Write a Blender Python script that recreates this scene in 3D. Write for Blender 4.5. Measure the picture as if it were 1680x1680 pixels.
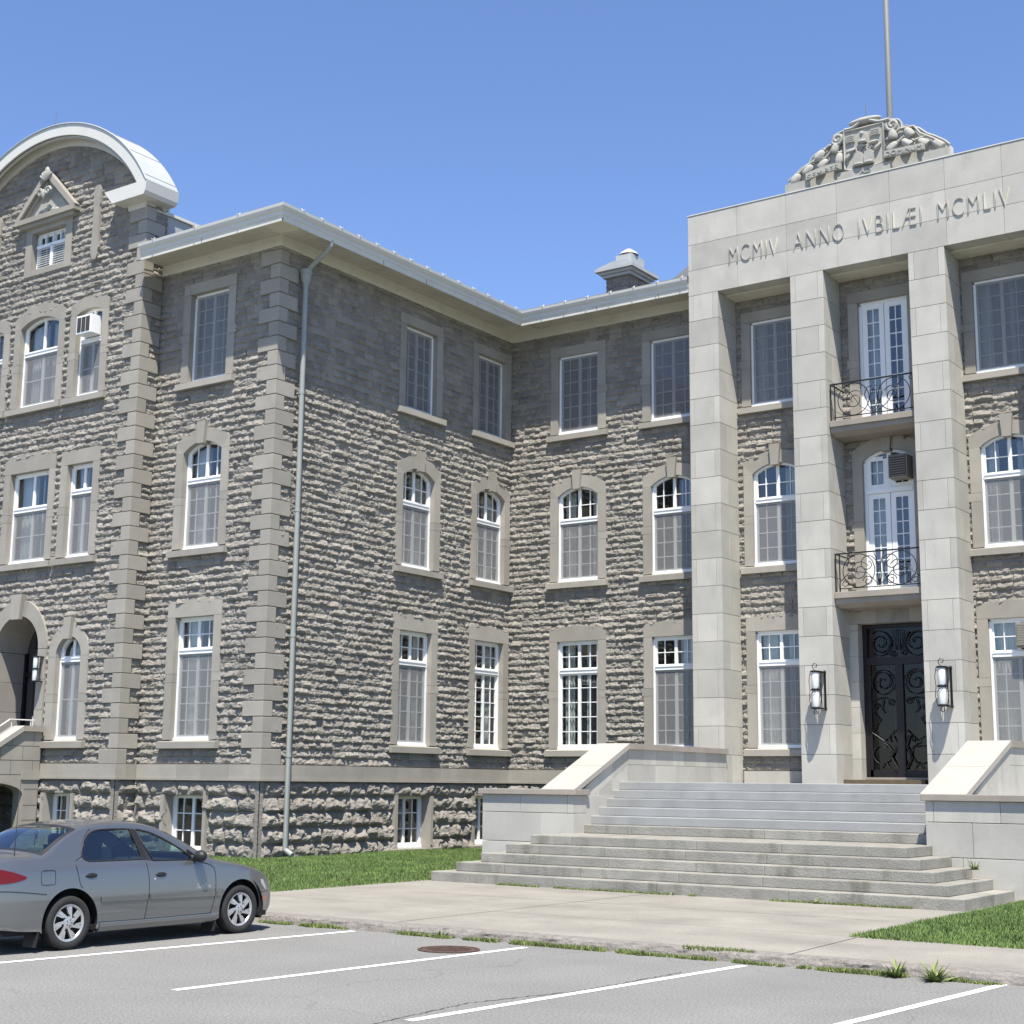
import bpy, bmesh, math, random
import numpy as np
from mathutils import Vector, Matrix
from mathutils.geometry import delaunay_2d_cdt
PI = math.pi
R = math.radians
random.seed(7)
for o in list(bpy.data.objects): bpy.data.objects.remove(o)
SC = bpy.context.scene
COL = SC.collection

# ------------------------------------------------------------------ camera
def make_camera():
    yaw, pit, rol = R(-35.1823), R(10.2982), R(0.6006)
    f = Vector((math.sin(yaw)*math.cos(pit), math.cos(yaw)*math.cos(pit), math.sin(pit)))
    r = Vector((math.cos(yaw), -math.sin(yaw), 0)); u = r.cross(f)
    r2 = r*math.cos(rol) + u*math.sin(rol); u2 = -r*math.sin(rol) + u*math.cos(rol)
    cd = bpy.data.cameras.new('camera'); co = bpy.data.objects.new('camera', cd); COL.objects.link(co)
    m = Matrix((r2, u2, -f)).transposed().to_4x4(); m.translation = Vector((0, 0, 1.95))
    co.matrix_world = m
    cd.sensor_width = 36; cd.sensor_height = 36; cd.sensor_fit = 'HORIZONTAL'
    cd.lens = 36*2444.06/1680.0
    cd.clip_start = 0.1; cd.clip_end = 2000
    SC.camera = co
make_camera()

# ------------------------------------------------------------------ light
SUN = Vector((0.80, -1.0, 2.73)).normalized()
ELEV = math.asin(SUN.z); AZ = math.atan2(SUN.x, SUN.y)
W = bpy.data.worlds.new("World"); SC.world = W; W.use_nodes = True
wn = W.node_tree.nodes; wl = W.node_tree.links
bg = wn['Background']; bg.inputs[1].default_value = 0.085
sky = wn.new('ShaderNodeTexSky'); sky.sky_type = 'NISHITA'; sky.sun_disc = False
sky.sun_elevation = ELEV; sky.sun_rotation = AZ; sky.altitude = 300; sky.air_density = 1.0
sky.dust_density = 0.15; sky.ozone_density = 2.6
stn = wn.new('ShaderNodeVectorMath'); stn.operation = 'MULTIPLY'; stn.inputs[1].default_value = (1.12, 1.18, 1.41)
wl.new(sky.outputs[0], stn.inputs[0]); wl.new(stn.outputs[0], bg.inputs[0])
sl = bpy.data.lights.new('sun', 'SUN'); sl.energy = 5.0; sl.angle = R(0.53); sl.color = (1.0, 0.945, 0.845)
so = bpy.data.objects.new('sun', sl); COL.objects.link(so); so.location = (20, -20, 50)
so.rotation_euler = SUN.to_track_quat('Z', 'Y').to_euler()
SC.view_settings.view_transform = 'Standard'; SC.view_settings.look = 'None'
SC.view_settings.gamma = 1; SC.view_settings.exposure = 0.84
SC.render.engine = 'CYCLES'

# ------------------------------------------------------------------ materials
KEEP = ('white_painted_wood', 'opal_lamp_glass', 'worn_white_road_paint', 'pale_grey_sash', 'pale_curtain', 'dark_room')
def mat(name, base, rough=0.8, var=0.12, scale=3.0, tint=0.0, bump=0.0, bscale=40, metal=0.0, spec=0.4, stain=0.0, stain_scale=0.8, stain_col=None, coat=0.0, speck=0.0):
    if name not in KEEP:
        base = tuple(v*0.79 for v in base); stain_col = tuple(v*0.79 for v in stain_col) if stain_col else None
    m = bpy.data.materials.new(name); m.use_nodes = True
    nt = m.node_tree; n = nt.nodes; l = nt.links; p = n['Principled BSDF']
    p.inputs['Roughness'].default_value = rough; p.inputs['Metallic'].default_value = metal
    p.inputs['Specular IOR Level'].default_value = spec
    if coat: p.inputs['Coat Weight'].default_value = coat; p.inputs['Coat Roughness'].default_value = 0.03
    tc = n.new('ShaderNodeTexCoord')
    cur = n.new('ShaderNodeRGB'); cur.outputs[0].default_value = (*base, 1); cur = cur.outputs[0]
    def mul(col, fac_socket, lo, hi):
        mr = n.new('ShaderNodeMapRange'); mr.inputs[1].default_value = 0.25; mr.inputs[2].default_value = 0.75
        mr.inputs[3].default_value = lo; mr.inputs[4].default_value = hi; l.new(fac_socket, mr.inputs[0])
        vm = n.new('ShaderNodeVectorMath'); vm.operation = 'SCALE'; l.new(col, vm.inputs[0]); l.new(mr.outputs[0], vm.inputs[3])
        return vm.outputs[0]
    if var:
        nz = n.new('ShaderNodeTexNoise'); nz.inputs['Scale'].default_value = scale; nz.inputs['Detail'].default_value = 6
        l.new(tc.outputs['Object'], nz.inputs[0]); cur = mul(cur, nz.outputs[0], 1-var, 1+var)
    if speck:
        nz = n.new('ShaderNodeTexNoise'); nz.inputs['Scale'].default_value = 42; nz.inputs['Detail'].default_value = 3
        l.new(tc.outputs['Object'], nz.inputs[0]); cur = mul(cur, nz.outputs[0], 1-speck, 1+speck)
    if tint:
        at = n.new('ShaderNodeAttribute'); at.attribute_name = 'tint'
        mr = n.new('ShaderNodeMapRange'); mr.inputs[3].default_value = 1-tint; mr.inputs[4].default_value = 1+tint
        l.new(at.outputs['Fac'], mr.inputs[0])
        vm = n.new('ShaderNodeVectorMath'); vm.operation = 'SCALE'; l.new(cur, vm.inputs[0]); l.new(mr.outputs[0], vm.inputs[3]); cur = vm.outputs[0]
    if stain:
        nz = n.new('ShaderNodeTexNoise'); nz.inputs['Scale'].default_value = stain_scale; nz.inputs['Detail'].default_value = 8; nz.inputs['Roughness'].default_value = 0.65
        mp = n.new('ShaderNodeMapping'); mp.inputs['Scale'].default_value = (1, 1, 0.35); mp.inputs['Location'].default_value = (3.3, 1.7, 0)
        l.new(tc.outputs['Object'], mp.inputs[0]); l.new(mp.outputs[0], nz.inputs[0])
        mr = n.new('ShaderNodeMapRange'); mr.inputs[1].default_value = 0.52; mr.inputs[2].default_value = 0.72; mr.inputs[4].default_value = stain
        l.new(nz.outputs[0], mr.inputs[0])
        mx = n.new('ShaderNodeMix'); mx.data_type = 'RGBA'; l.new(mr.outputs[0], mx.inputs[0]); l.new(cur, mx.inputs[6])
        mx.inputs[7].default_value = (*(stain_col or [c*0.5 for c in base]), 1); cur = mx.outputs[2]
    l.new(cur, p.inputs['Base Color'])
    if bump:
        nz = n.new('ShaderNodeTexNoise'); nz.inputs['Scale'].default_value = bscale; nz.inputs['Detail'].default_value = 5
        l.new(tc.outputs['Object'], nz.inputs[0])
        b = n.new('ShaderNodeBump'); b.inputs['Strength'].default_value = bump; b.inputs['Distance'].default_value = 0.02
        l.new(nz.outputs[0], b.inputs['Height']); l.new(b.outputs[0], p.inputs['Normal'])
    return m

M = {}
M['rock'] = mat('rock_faced_limestone', (0.305, 0.283, 0.247), 0.92, 0.13, 1.2, tint=0.16, bump=0.7, bscale=22, stain=0.25, stain_scale=0.5)
M['rock_base'] = mat('rock_faced_base_limestone', (0.300, 0.276, 0.242), 0.92, 0.16, 1.2, tint=0.12, bump=0.8, bscale=16, stain=0.25, stain_scale=0.7)
M['dressed'] = mat('dressed_grey_limestone', (0.385, 0.358, 0.308), 0.85, 0.10, 2.0, tint=0.10, bump=0.12, bscale=60, stain=0.16, stain_scale=1.2)
M['pale'] = mat('pale_ashlar_limestone', (0.535, 0.515, 0.458), 0.8, 0.10, 1.6, tint=0.12, bump=0.15, bscale=70, stain=0.5, stain_scale=1.6, stain_col=(0.36, 0.35, 0.315), speck=0.05)
M['carved'] = mat('carved_limestone', (0.455, 0.445, 0.395), 0.9, 0.12, 5.0, bump=0.3, bscale=50, stain=0.35, stain_scale=3, stain_col=(0.28, 0.29, 0.23))
M['joint'] = mat('mortar_joint', (0.10, 0.09, 0.08), 0.95, 0.1, 8)
M['blue'] = mat('blue_grey_painted_concrete', (0.345, 0.348, 0.338), 0.75, 0.10, 2, tint=0.05, bump=0.25, bscale=50, stain=0.45, stain_scale=2.0, stain_col=(0.26, 0.26, 0.25))
M['oldstep'] = mat('weathered_concrete_step', (0.325, 0.312, 0.272), 0.9, 0.18, 2.2, tint=0.08, bump=0.5, bscale=30, stain=0.75, stain_scale=2.6, stain_col=(0.155, 0.148, 0.11))
M['cope'] = mat('weathered_coping_stone', (0.36, 0.32, 0.27), 0.85, 0.12, 2.5, tint=0.05, bump=0.2, bscale=40, stain=0.3, stain_scale=4, stain_col=(0.33, 0.27, 0.19))
M['slab'] = mat('bleached_coping_slab', (0.46, 0.43, 0.375), 0.85, 0.06, 2.0, bump=0.15, bscale=50, stain=0.2, stain_scale=3, stain_col=(0.36, 0.335, 0.28))
M['concrete'] = mat('old_concrete_paving', (0.305, 0.285, 0.243), 0.9, 0.16, 0.9, bump=0.35, bscale=45, stain=0.6, stain_scale=0.6, stain_col=(0.19, 0.178, 0.155), speck=0.16)
M['kerb'] = mat('crumbled_kerb_concrete', (0.26, 0.238, 0.212), 0.95, 0.25, 9, bump=1.0, bscale=25, stain=0.5, stain_scale=7, stain_col=(0.17, 0.15, 0.12), speck=0.2)
M['white'] = mat('white_painted_wood', (0.80, 0.81, 0.80), 0.5, 0.03, 3)
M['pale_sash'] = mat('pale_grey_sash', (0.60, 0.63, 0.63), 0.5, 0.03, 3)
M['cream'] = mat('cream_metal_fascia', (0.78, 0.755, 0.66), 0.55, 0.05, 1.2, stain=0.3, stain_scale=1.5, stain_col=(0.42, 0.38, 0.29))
M['dim_sash'] = mat('shaded_grey_sash', (0.60, 0.62, 0.61), 0.5, 0.03, 3)  # sash colour lowered to mimic its dimness behind storm glass
M['soffit'] = mat('cream_soffit', (0.74, 0.70, 0.59), 0.7, 0.08, 2, stain=0.35, stain_scale=1.3, stain_col=(0.35, 0.29, 0.19))
M['gutter'] = mat('white_metal_gutter', (0.74, 0.73, 0.67), 0.5, 0.04, 2)
M['tin'] = mat('galvanised_sheet_roofing', (0.52, 0.54, 0.53), 0.55, 0.08, 1.5, metal=0.1, stain=0.3, stain_scale=1.5, stain_col=(0.42, 0.44, 0.43))
M['pipe'] = mat('painted_downpipe', (0.36, 0.385, 0.365), 0.5, 0.05, 2)
M['shingle'] = mat('dark_shingle', (0.11, 0.10, 0.095), 0.9, 0.3, 6, bump=0.6, bscale=30)
M['slate'] = mat('grey_slate', (0.30, 0.31, 0.31), 0.8, 0.15, 6, bump=0.4, bscale=30)
M['iron'] = mat('black_wrought_iron', (0.018, 0.018, 0.02), 0.45, 0.1, 10, metal=0.3)
M['room'] = mat('dark_room', (0.045, 0.045, 0.045), 0.9, 0.2, 2)
M['curtain'] = mat('pale_curtain', (0.52, 0.54, 0.52), 0.9, 0.1, 3)
M['opal'] = mat('opal_lamp_glass', (0.62, 0.65, 0.63), 0.3, 0.02, 3)
M['wood'] = mat('brown_wooden_sill', (0.13, 0.095, 0.055), 0.7, 0.2, 6)
M['rust'] = mat('rusty_cast_iron', (0.10, 0.058, 0.045), 0.85, 0.25, 12, bump=0.4, bscale=60)
M['pole'] = mat('aluminium_pole', (0.20, 0.21, 0.205), 0.6, 0.05, 3, metal=0.0)
M['acbox'] = mat('beige_appliance_metal', (0.30, 0.275, 0.23), 0.6, 0.05, 3)
M['acgrill'] = mat('dark_appliance_grille', (0.07, 0.06, 0.05), 0.7, 0.1, 30)
M['grass'] = mat('lawn_soil', (0.07, 0.10, 0.03), 0.95, 0.3, 6, bump=0.6, bscale=30, stain=0.4, stain_scale=2, stain_col=(0.09, 0.12, 0.03))
M['weed'] = mat('weed_leaf', (0.20, 0.25, 0.075), 0.7, 0.25, 5, tint=0.5)
M['far_ground'] = mat('far_ground', (0.08, 0.11, 0.04), 0.95, 0.3, 0.2)
def blade_mat():
    m = mat('grass_blade', (0.155, 0.235, 0.062), 0.75, 0.25, 1.3, tint=0.45, stain=0.4, stain_scale=1.2, stain_col=(0.22, 0.235, 0.10)); return m
M['blade'] = blade_mat()

def asphalt():
    m = mat('worn_asphalt', (0.240, 0.236, 0.222), 0.93, 0.10, 0.7, bump=0.8, bscale=45, stain=0.3, stain_scale=0.35, stain_col=(0.20, 0.197, 0.187), speck=0.42)
    nt = m.node_tree; n = nt.nodes; l = nt.links; p = n['Principled BSDF']
    src = p.inputs['Base Color'].links[0].from_socket
    tc = n.new('ShaderNodeTexCoord'); nz = n.new('ShaderNodeTexNoise'); nz.inputs['Scale'].default_value = 0.9; nz.inputs['Detail'].default_value = 7
    l.new(tc.outputs['Object'], nz.inputs[0])
    vm = n.new('ShaderNodeVectorMath'); vm.operation = 'MULTIPLY_ADD'; vm.inputs[1].default_value = (1.6, 1.6, 0); l.new(nz.outputs['Color'], vm.inputs[0]); l.new(tc.outputs['Object'], vm.inputs[2])
    vo = n.new('ShaderNodeTexVoronoi'); vo.feature = 'DISTANCE_TO_EDGE'; vo.inputs['Scale'].default_value = 0.16; l.new(vm.outputs[0], vo.inputs[0])
    mr = n.new('ShaderNodeMapRange'); mr.inputs[1].default_value = 0.0008; mr.inputs[2].default_value = 0.003; mr.inputs[3].default_value = 0.35; mr.inputs[4].default_value = 0
    l.new(vo.outputs[0], mr.inputs[0])
    mx = n.new('ShaderNodeMix'); mx.data_type = 'RGBA'; l.new(mr.outputs[0], mx.inputs[0]); l.new(src, mx.inputs[6]); mx.inputs[7].default_value = (0.10, 0.10, 0.09, 1)
    l.new(mx.outputs[2], p.inputs['Base Color'])
    return m
M['asphalt'] = asphalt()
def paint_line():
    m = mat('worn_white_road_paint', (0.80, 0.80, 0.78), 0.8, 0.03, 4, stain=0.55, stain_scale=9, stain_col=(0.36, 0.35, 0.33), speck=0.08); return m
M['line'] = paint_line()

def glass_mat(name, tint, base_gloss=1.0, gmin=0.12):
    m = bpy.data.materials.new(name); m.use_nodes = True; nt = m.node_tree; n = nt.nodes; l = nt.links
    n.remove(n['Principled BSDF']); out = n['Material Output']
    tr = n.new('ShaderNodeBsdfTransparent'); tr.inputs[0].default_value = (*tint, 1)
    gl = n.new('ShaderNodeBsdfGlossy'); gl.inputs['Roughness'].default_value = 0.015; gl.inputs[0].default_value = (base_gloss,)*3+(1,)
    ge = n.new('ShaderNodeNewGeometry'); dt = n.new('ShaderNodeVectorMath'); dt.operation = 'DOT_PRODUCT'; l.new(ge.outputs['Incoming'], dt.inputs[0]); l.new(ge.outputs['Normal'], dt.inputs[1])
    ab = n.new('ShaderNodeMath'); ab.operation = 'ABSOLUTE'; l.new(dt.outputs['Value'], ab.inputs[0]); om = n.new('ShaderNodeMath'); om.operation = 'SUBTRACT'; om.inputs[0].default_value = 1.0; l.new(ab.outputs[0], om.inputs[1])
    fr = n.new('ShaderNodeMath'); fr.operation = 'POWER'; fr.inputs[1].default_value = 4.0; l.new(om.outputs[0], fr.inputs[0])
    nz = n.new('ShaderNodeTexNoise'); nz.inputs['Scale'].default_value = 1.5
    bp = n.new('ShaderNodeBump'); bp.inputs['Strength'].default_value = 0.05; bp.inputs['Distance'].default_value = 0.05; l.new(nz.outputs[0], bp.inputs['Height']); l.new(bp.outputs[0], gl.inputs['Normal'])
    ma = n.new('ShaderNodeMath'); ma.operation = 'MULTIPLY_ADD'; ma.inputs[1].default_value = 0.9; ma.inputs[2].default_value = gmin; ma.use_clamp = True
    l.new(fr.outputs[0], ma.inputs[0])
    mx = n.new('ShaderNodeMixShader'); l.new(ma.outputs[0], mx.inputs[0]); l.new(tr.outputs[0], mx.inputs[1]); l.new(gl.outputs[0], mx.inputs[2])
    l.new(mx.outputs[0], out.inputs[0]); return m
M['glass'] = glass_mat('window_glass', (0.80, 0.84, 0.82))
M['doorglass'] = glass_mat('door_glass', (0.5, 0.5, 0.48), gmin=0.03)
M['carglass'] = glass_mat('car_glass', (0.50, 0.62, 0.58))
def screen_mat():
    m = bpy.data.materials.new('screen_and_sheen_mesh'); m.use_nodes = True; nt = m.node_tree; n = nt.nodes; l = nt.links
    n.remove(n['Principled BSDF']); out = n['Material Output']
    tr = n.new('ShaderNodeBsdfTransparent'); df = n.new('ShaderNodeBsdfDiffuse'); df.inputs[0].default_value = (0.30, 0.30, 0.30, 1)
    mx = n.new('ShaderNodeMixShader'); mx.inputs[0].default_value = 0.48; l.new(tr.outputs[0], mx.inputs[1]); l.new(df.outputs[0], mx.inputs[2]); l.new(mx.outputs[0], out.inputs[0]); return m
M['screen'] = screen_mat()
M['carpaint'] = mat('silver_grey_car_paint', (0.215, 0.222, 0.222), 0.28, 0.0, 3, metal=0.65, coat=1.0, spec=0.5)
M['trim'] = mat('black_rubber_trim', (0.02, 0.02, 0.022), 0.5, 0.0)
M['tyre'] = mat('tyre_rubber', (0.035, 0.034, 0.033), 0.85, 0.1, 20)
M['hub'] = mat('silver_hubcap', (0.62, 0.62, 0.62), 0.3, 0.0, metal=0.6)
M['well'] = mat('dark_wheel_well', (0.012, 0.012, 0.012), 0.9, 0.0)
M['seat'] = mat('dark_seat_fabric', (0.035, 0.035, 0.045), 0.9, 0.1, 20)
M['tail'] = mat('red_lamp_lens', (0.15, 0.003, 0.004), 0.3, 0.0, coat=0.25, spec=0.3)
M['amber'] = mat('amber_lens', (0.55, 0.12, 0.01), 0.2, 0.0, coat=1.0)
M['clear'] = mat('clear_lamp_lens', (0.6, 0.62, 0.63), 0.15, 0.0, coat=1.0)
M['door_iron'] = mat('bronze_black_door_frame', (0.022, 0.018, 0.02), 0.4, 0.1, 8, metal=0.3)
M['lobby'] = mat('lobby_interior', (0.022, 0.018, 0.014), 0.8, 0.4, 1.2)

# ------------------------------------------------------------------ mesh helpers
class MB:
    def __init__(s): s.v = []; s.f = []; s.t = []; s.m = []; s.mats = []
    def mi(s, m):
        if m not in s.mats: s.mats.append(m)
        return s.mats.index(m)
    def poly(s, vs, faces, m=None, tint=0.5):
        b = len(s.v); s.v += [tuple(v) for v in vs]
        k = s.mi(m) if m else 0
        for f in faces: s.f.append([b+i for i in f]); s.t.append(tint); s.m.append(k)
    def box(s, x0, x1, y0, y1, z0, z1, m=None, tint=None, bev=0.0):
        if tint is None: tint = random.random()
        if bev <= 0:
            vs = [(x, y, z) for z in (z0, z1) for (x, y) in ((x0, y0), (x1, y0), (x1, y1), (x0, y1))]
            s.poly(vs, [(3, 2, 1, 0), (4, 5, 6, 7), (0, 1, 5, 4), (1, 2, 6, 5), (2, 3, 7, 6), (3, 0, 4, 7)], m, tint); return
        bm = bmesh.new(); bmesh.ops.create_cube(bm, size=1)
        for v in bm.verts: v.co = Vector(((x0+x1)/2+v.co.x*(x1-x0), (y0+y1)/2+v.co.y*(y1-y0), (z0+z1)/2+v.co.z*(z1-z0)))
        bmesh.ops.bevel(bm, geom=bm.edges[:], offset=bev, segments=2, affect='EDGES', profile=0.5)
        bm.verts.index_update()
        s.poly([v.co[:] for v in bm.verts], [[v.index for v in f.verts] for f in bm.faces], m, tint); bm.free()
    def prism(s, pts, d0, d1, m=None, tint=None, axis='y'):
        # pts outline (a,b); extruded along axis between d0 and d1
        if tint is None: tint = random.random()
        n = len(pts)
        def mk(a, b, d):
            return (a, d, b) if axis == 'y' else ((d, a, b) if axis == 'x' else (a, b, d))
        vs = [mk(a, b, d0) for a, b in pts]+[mk(a, b, d1) for a, b in pts]
        fs = [list(range(n))[::-1], list(range(n, 2*n))]+[(i, (i+1) % n, n+(i+1) % n, n+i) for i in range(n)]
        s.poly(vs, fs, m, tint)
    def strip(s, A, B, d0, d1, m=None, tint=None):
        # solid between two polylines A (outer) and B (inner) in xz, depth d0..d1
        if tint is None: tint = random.random()
        n = len(A)
        for i in range(n-1):
            q = [A[i], A[i+1], B[i+1], B[i]]
            vs = [(a, d0, b) for a, b in q]+[(a, d1, b) for a, b in q]
            fs = [(0, 1, 2, 3), (7, 6, 5, 4), (0, 4, 5, 1), (3, 2, 6, 7)]
            if i == 0: fs.append((0, 3, 7, 4))
            if i == n-2: fs.append((1, 5, 6, 2))
            s.poly(vs, fs, m, tint)
    def tube(s, pts, r, m=None, n=6, closed=False, tint=0.5, cap=True):
        P = [Vector(p) for p in pts]; N = len(P)
        rr = r if isinstance(r, (list, tuple)) else [r]*N
        vs = []; up0 = None
        for i in range(N):
            a = P[(i-1) % N] if (closed or i > 0) else P[i]; b = P[(i+1) % N] if (closed or i < N-1) else P[i]
            t = (b-a); t = t.normalized() if t.length > 1e-9 else Vector((0, 0, 1))
            if up0 is None: up0 = Vector((0, 0, 1)) if abs(t.z) < 0.9 else Vector((0, 1, 0))
            sd = t.cross(up0)
            if sd.length < 1e-4: sd = t.orthogonal()
            sd.normalize(); up0 = sd.cross(t).normalized()
            for k in range(n):
                an = 2*PI*k/n; vs.append(P[i]+(sd*math.cos(an)+up0*math.sin(an))*rr[i])
        fs = []
        for i in range(N if closed else N-1):
            j = (i+1) % N
            for k in range(n): fs.append((i*n+k, i*n+(k+1) % n, j*n+(k+1) % n, j*n+k))
        if not closed and cap: fs.append(list(range(n))); fs.append([(N-1)*n+k for k in range(n)][::-1])
        s.poly(vs, fs, m, tint)
    def lathe(s, prof, c, m=None, n=24, axis='z', tint=0.5):
        vs = []
        for (r, h) in prof:
            for k in range(n):
                a = 2*PI*k/n; x, y = r*math.cos(a), r*math.sin(a)
                p = (x, y, h) if axis == 'z' else ((h, x, y) if axis == 'x' else (x, h, y))
                vs.append((c[0]+p[0], c[1]+p[1], c[2]+p[2]))
        fs = [(i*n+k, i*n+(k+1) % n, (i+1)*n+(k+1) % n, (i+1)*n+k) for i in range(len(prof)-1) for k in range(n)]
        s.poly(vs, fs, m, tint)
    def blob(s, c, r, m=None, rot=0, n=10, tint=0.5, taper=0.0, seed=0):
        # ellipsoid with taper along its local z, rotated in xz
        vs = []; rnd = random.Random(seed)
        for i in range(n+1):
            th = PI*i/n
            for k in range(n*2):
                a = PI*k/n; x = math.sin(th)*math.cos(a); y = math.sin(th)*math.sin(a); z = math.cos(th)
                q = 1-taper*z; x *= q*r[0]; y *= q*r[1]; z *= r[2]
                vs.append((c[0]+x*math.cos(rot)+z*math.sin(rot), c[1]+y, c[2]-x*math.sin(rot)+z*math.cos(rot)))
        N = n*2
        fs = [(i*N+k, (i+1)*N+k, (i+1)*N+(k+1) % N, i*N+(k+1) % N) for i in range(n) for k in range(N)]
        s.poly(vs, fs, m, tint)
    def mesh(s, name, smooth=False, auto=None):
        me = bpy.data.meshes.new(name); me.from_pydata(s.v, [], s.f)
        for m in (s.mats or []):
            me.materials.append(m)
        if s.mats: me.polygons.foreach_set('material_index', s.m)
        a = me.attributes.new('tint', 'FLOAT', 'FACE'); a.data.foreach_set('value', s.t)
        me.validate()
        bm = bmesh.new(); bm.from_mesh(me); bmesh.ops.recalc_face_normals(bm, faces=bm.faces[:]); bm.to_mesh(me); bm.free()
        if smooth: me.polygons.foreach_set('use_smooth', [True]*len(me.polygons))
        if auto:
            me.polygons.foreach_set('use_smooth', [True]*len(me.polygons))
            try: me.set_sharp_from_angle(angle=R(auto))
            except Exception: pass
        me.update(); return me
    def build(s, name, material=None, parent=None, smooth=False, auto=None, **kw):
        if material is not None and not s.mats:
            s.mats = [material]
        return link(name, s.mesh(name, smooth, auto), parent, **kw)

PINV = {}
def link(name, data, parent=None, label=None, cat=None, group=None, kind=None, matrix=None):
    o = bpy.data.objects.new(name, data); COL.objects.link(o)
    if matrix is not None: o.matrix_world = matrix
    if matrix is not None: PINV[o.name] = matrix.inverted()
    if parent is not None:
        o.parent = parent; o.matrix_parent_inverse = PINV.get(parent.name, Matrix())
    tagit(o, label, cat, group, kind); return o
def tagit(o, label=None, cat=None, group=None, kind=None):
    if label: o['label'] = label
    if cat: o['category'] = cat
    if group: o['group'] = group
    if kind: o['kind'] = kind
def empty(name, loc, label, cat, group=None, rotz=0):
    o = bpy.data.objects.new(name, None); COL.objects.link(o); o.location = loc; o.rotation_euler = (0, 0, rotz); o.empty_display_size = 0.2
    tagit(o, label, cat, group)
    PINV[o.name] = (Matrix.Translation(loc) @ Matrix.Rotation(rotz, 4, 'Z')).inverted()
    return o
def copy_tree(o, parent=None):
    c = o.copy(); COL.objects.link(c); c.parent = parent
    for ch in list(o.children): copy_tree(ch, c)
    return c
FRONT = lambda y: Matrix.Translation((0, y, 0))                          # local x = world X, inward = +Y
SIDE = lambda x: Matrix.Translation((x, 0, 0)) @ Matrix.Rotation(R(90), 4, 'Z')   # local x = world Y, inward = -X

# ------------------------------------------------------------------ value noise
rng = np.random.RandomState(5)
LAT = rng.rand(256, 256)
def vnoise(x, y):
    xi = np.floor(x).astype(int); yi = np.floor(y).astype(int); fx = x-xi; fy = y-yi
    fx = fx*fx*(3-2*fx); fy = fy*fy*(3-2*fy)
    a = LAT[xi & 255, yi & 255]; b = LAT[(xi+1) & 255, yi & 255]; c = LAT[xi & 255, (yi+1) & 255]; d = LAT[(xi+1) & 255, (yi+1) & 255]
    return (a*(1-fx)+b*fx)*(1-fy)+(c*(1-fx)+d*fx)*fy
def fbm(x, y, o=4):
    s = 0; a = 1; t = 0
    for i in range(o): s = s+a*vnoise(x*2**i+i*17.3, y*2**i+i*9.1); t += a; a *= 0.55
    return s/t

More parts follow.
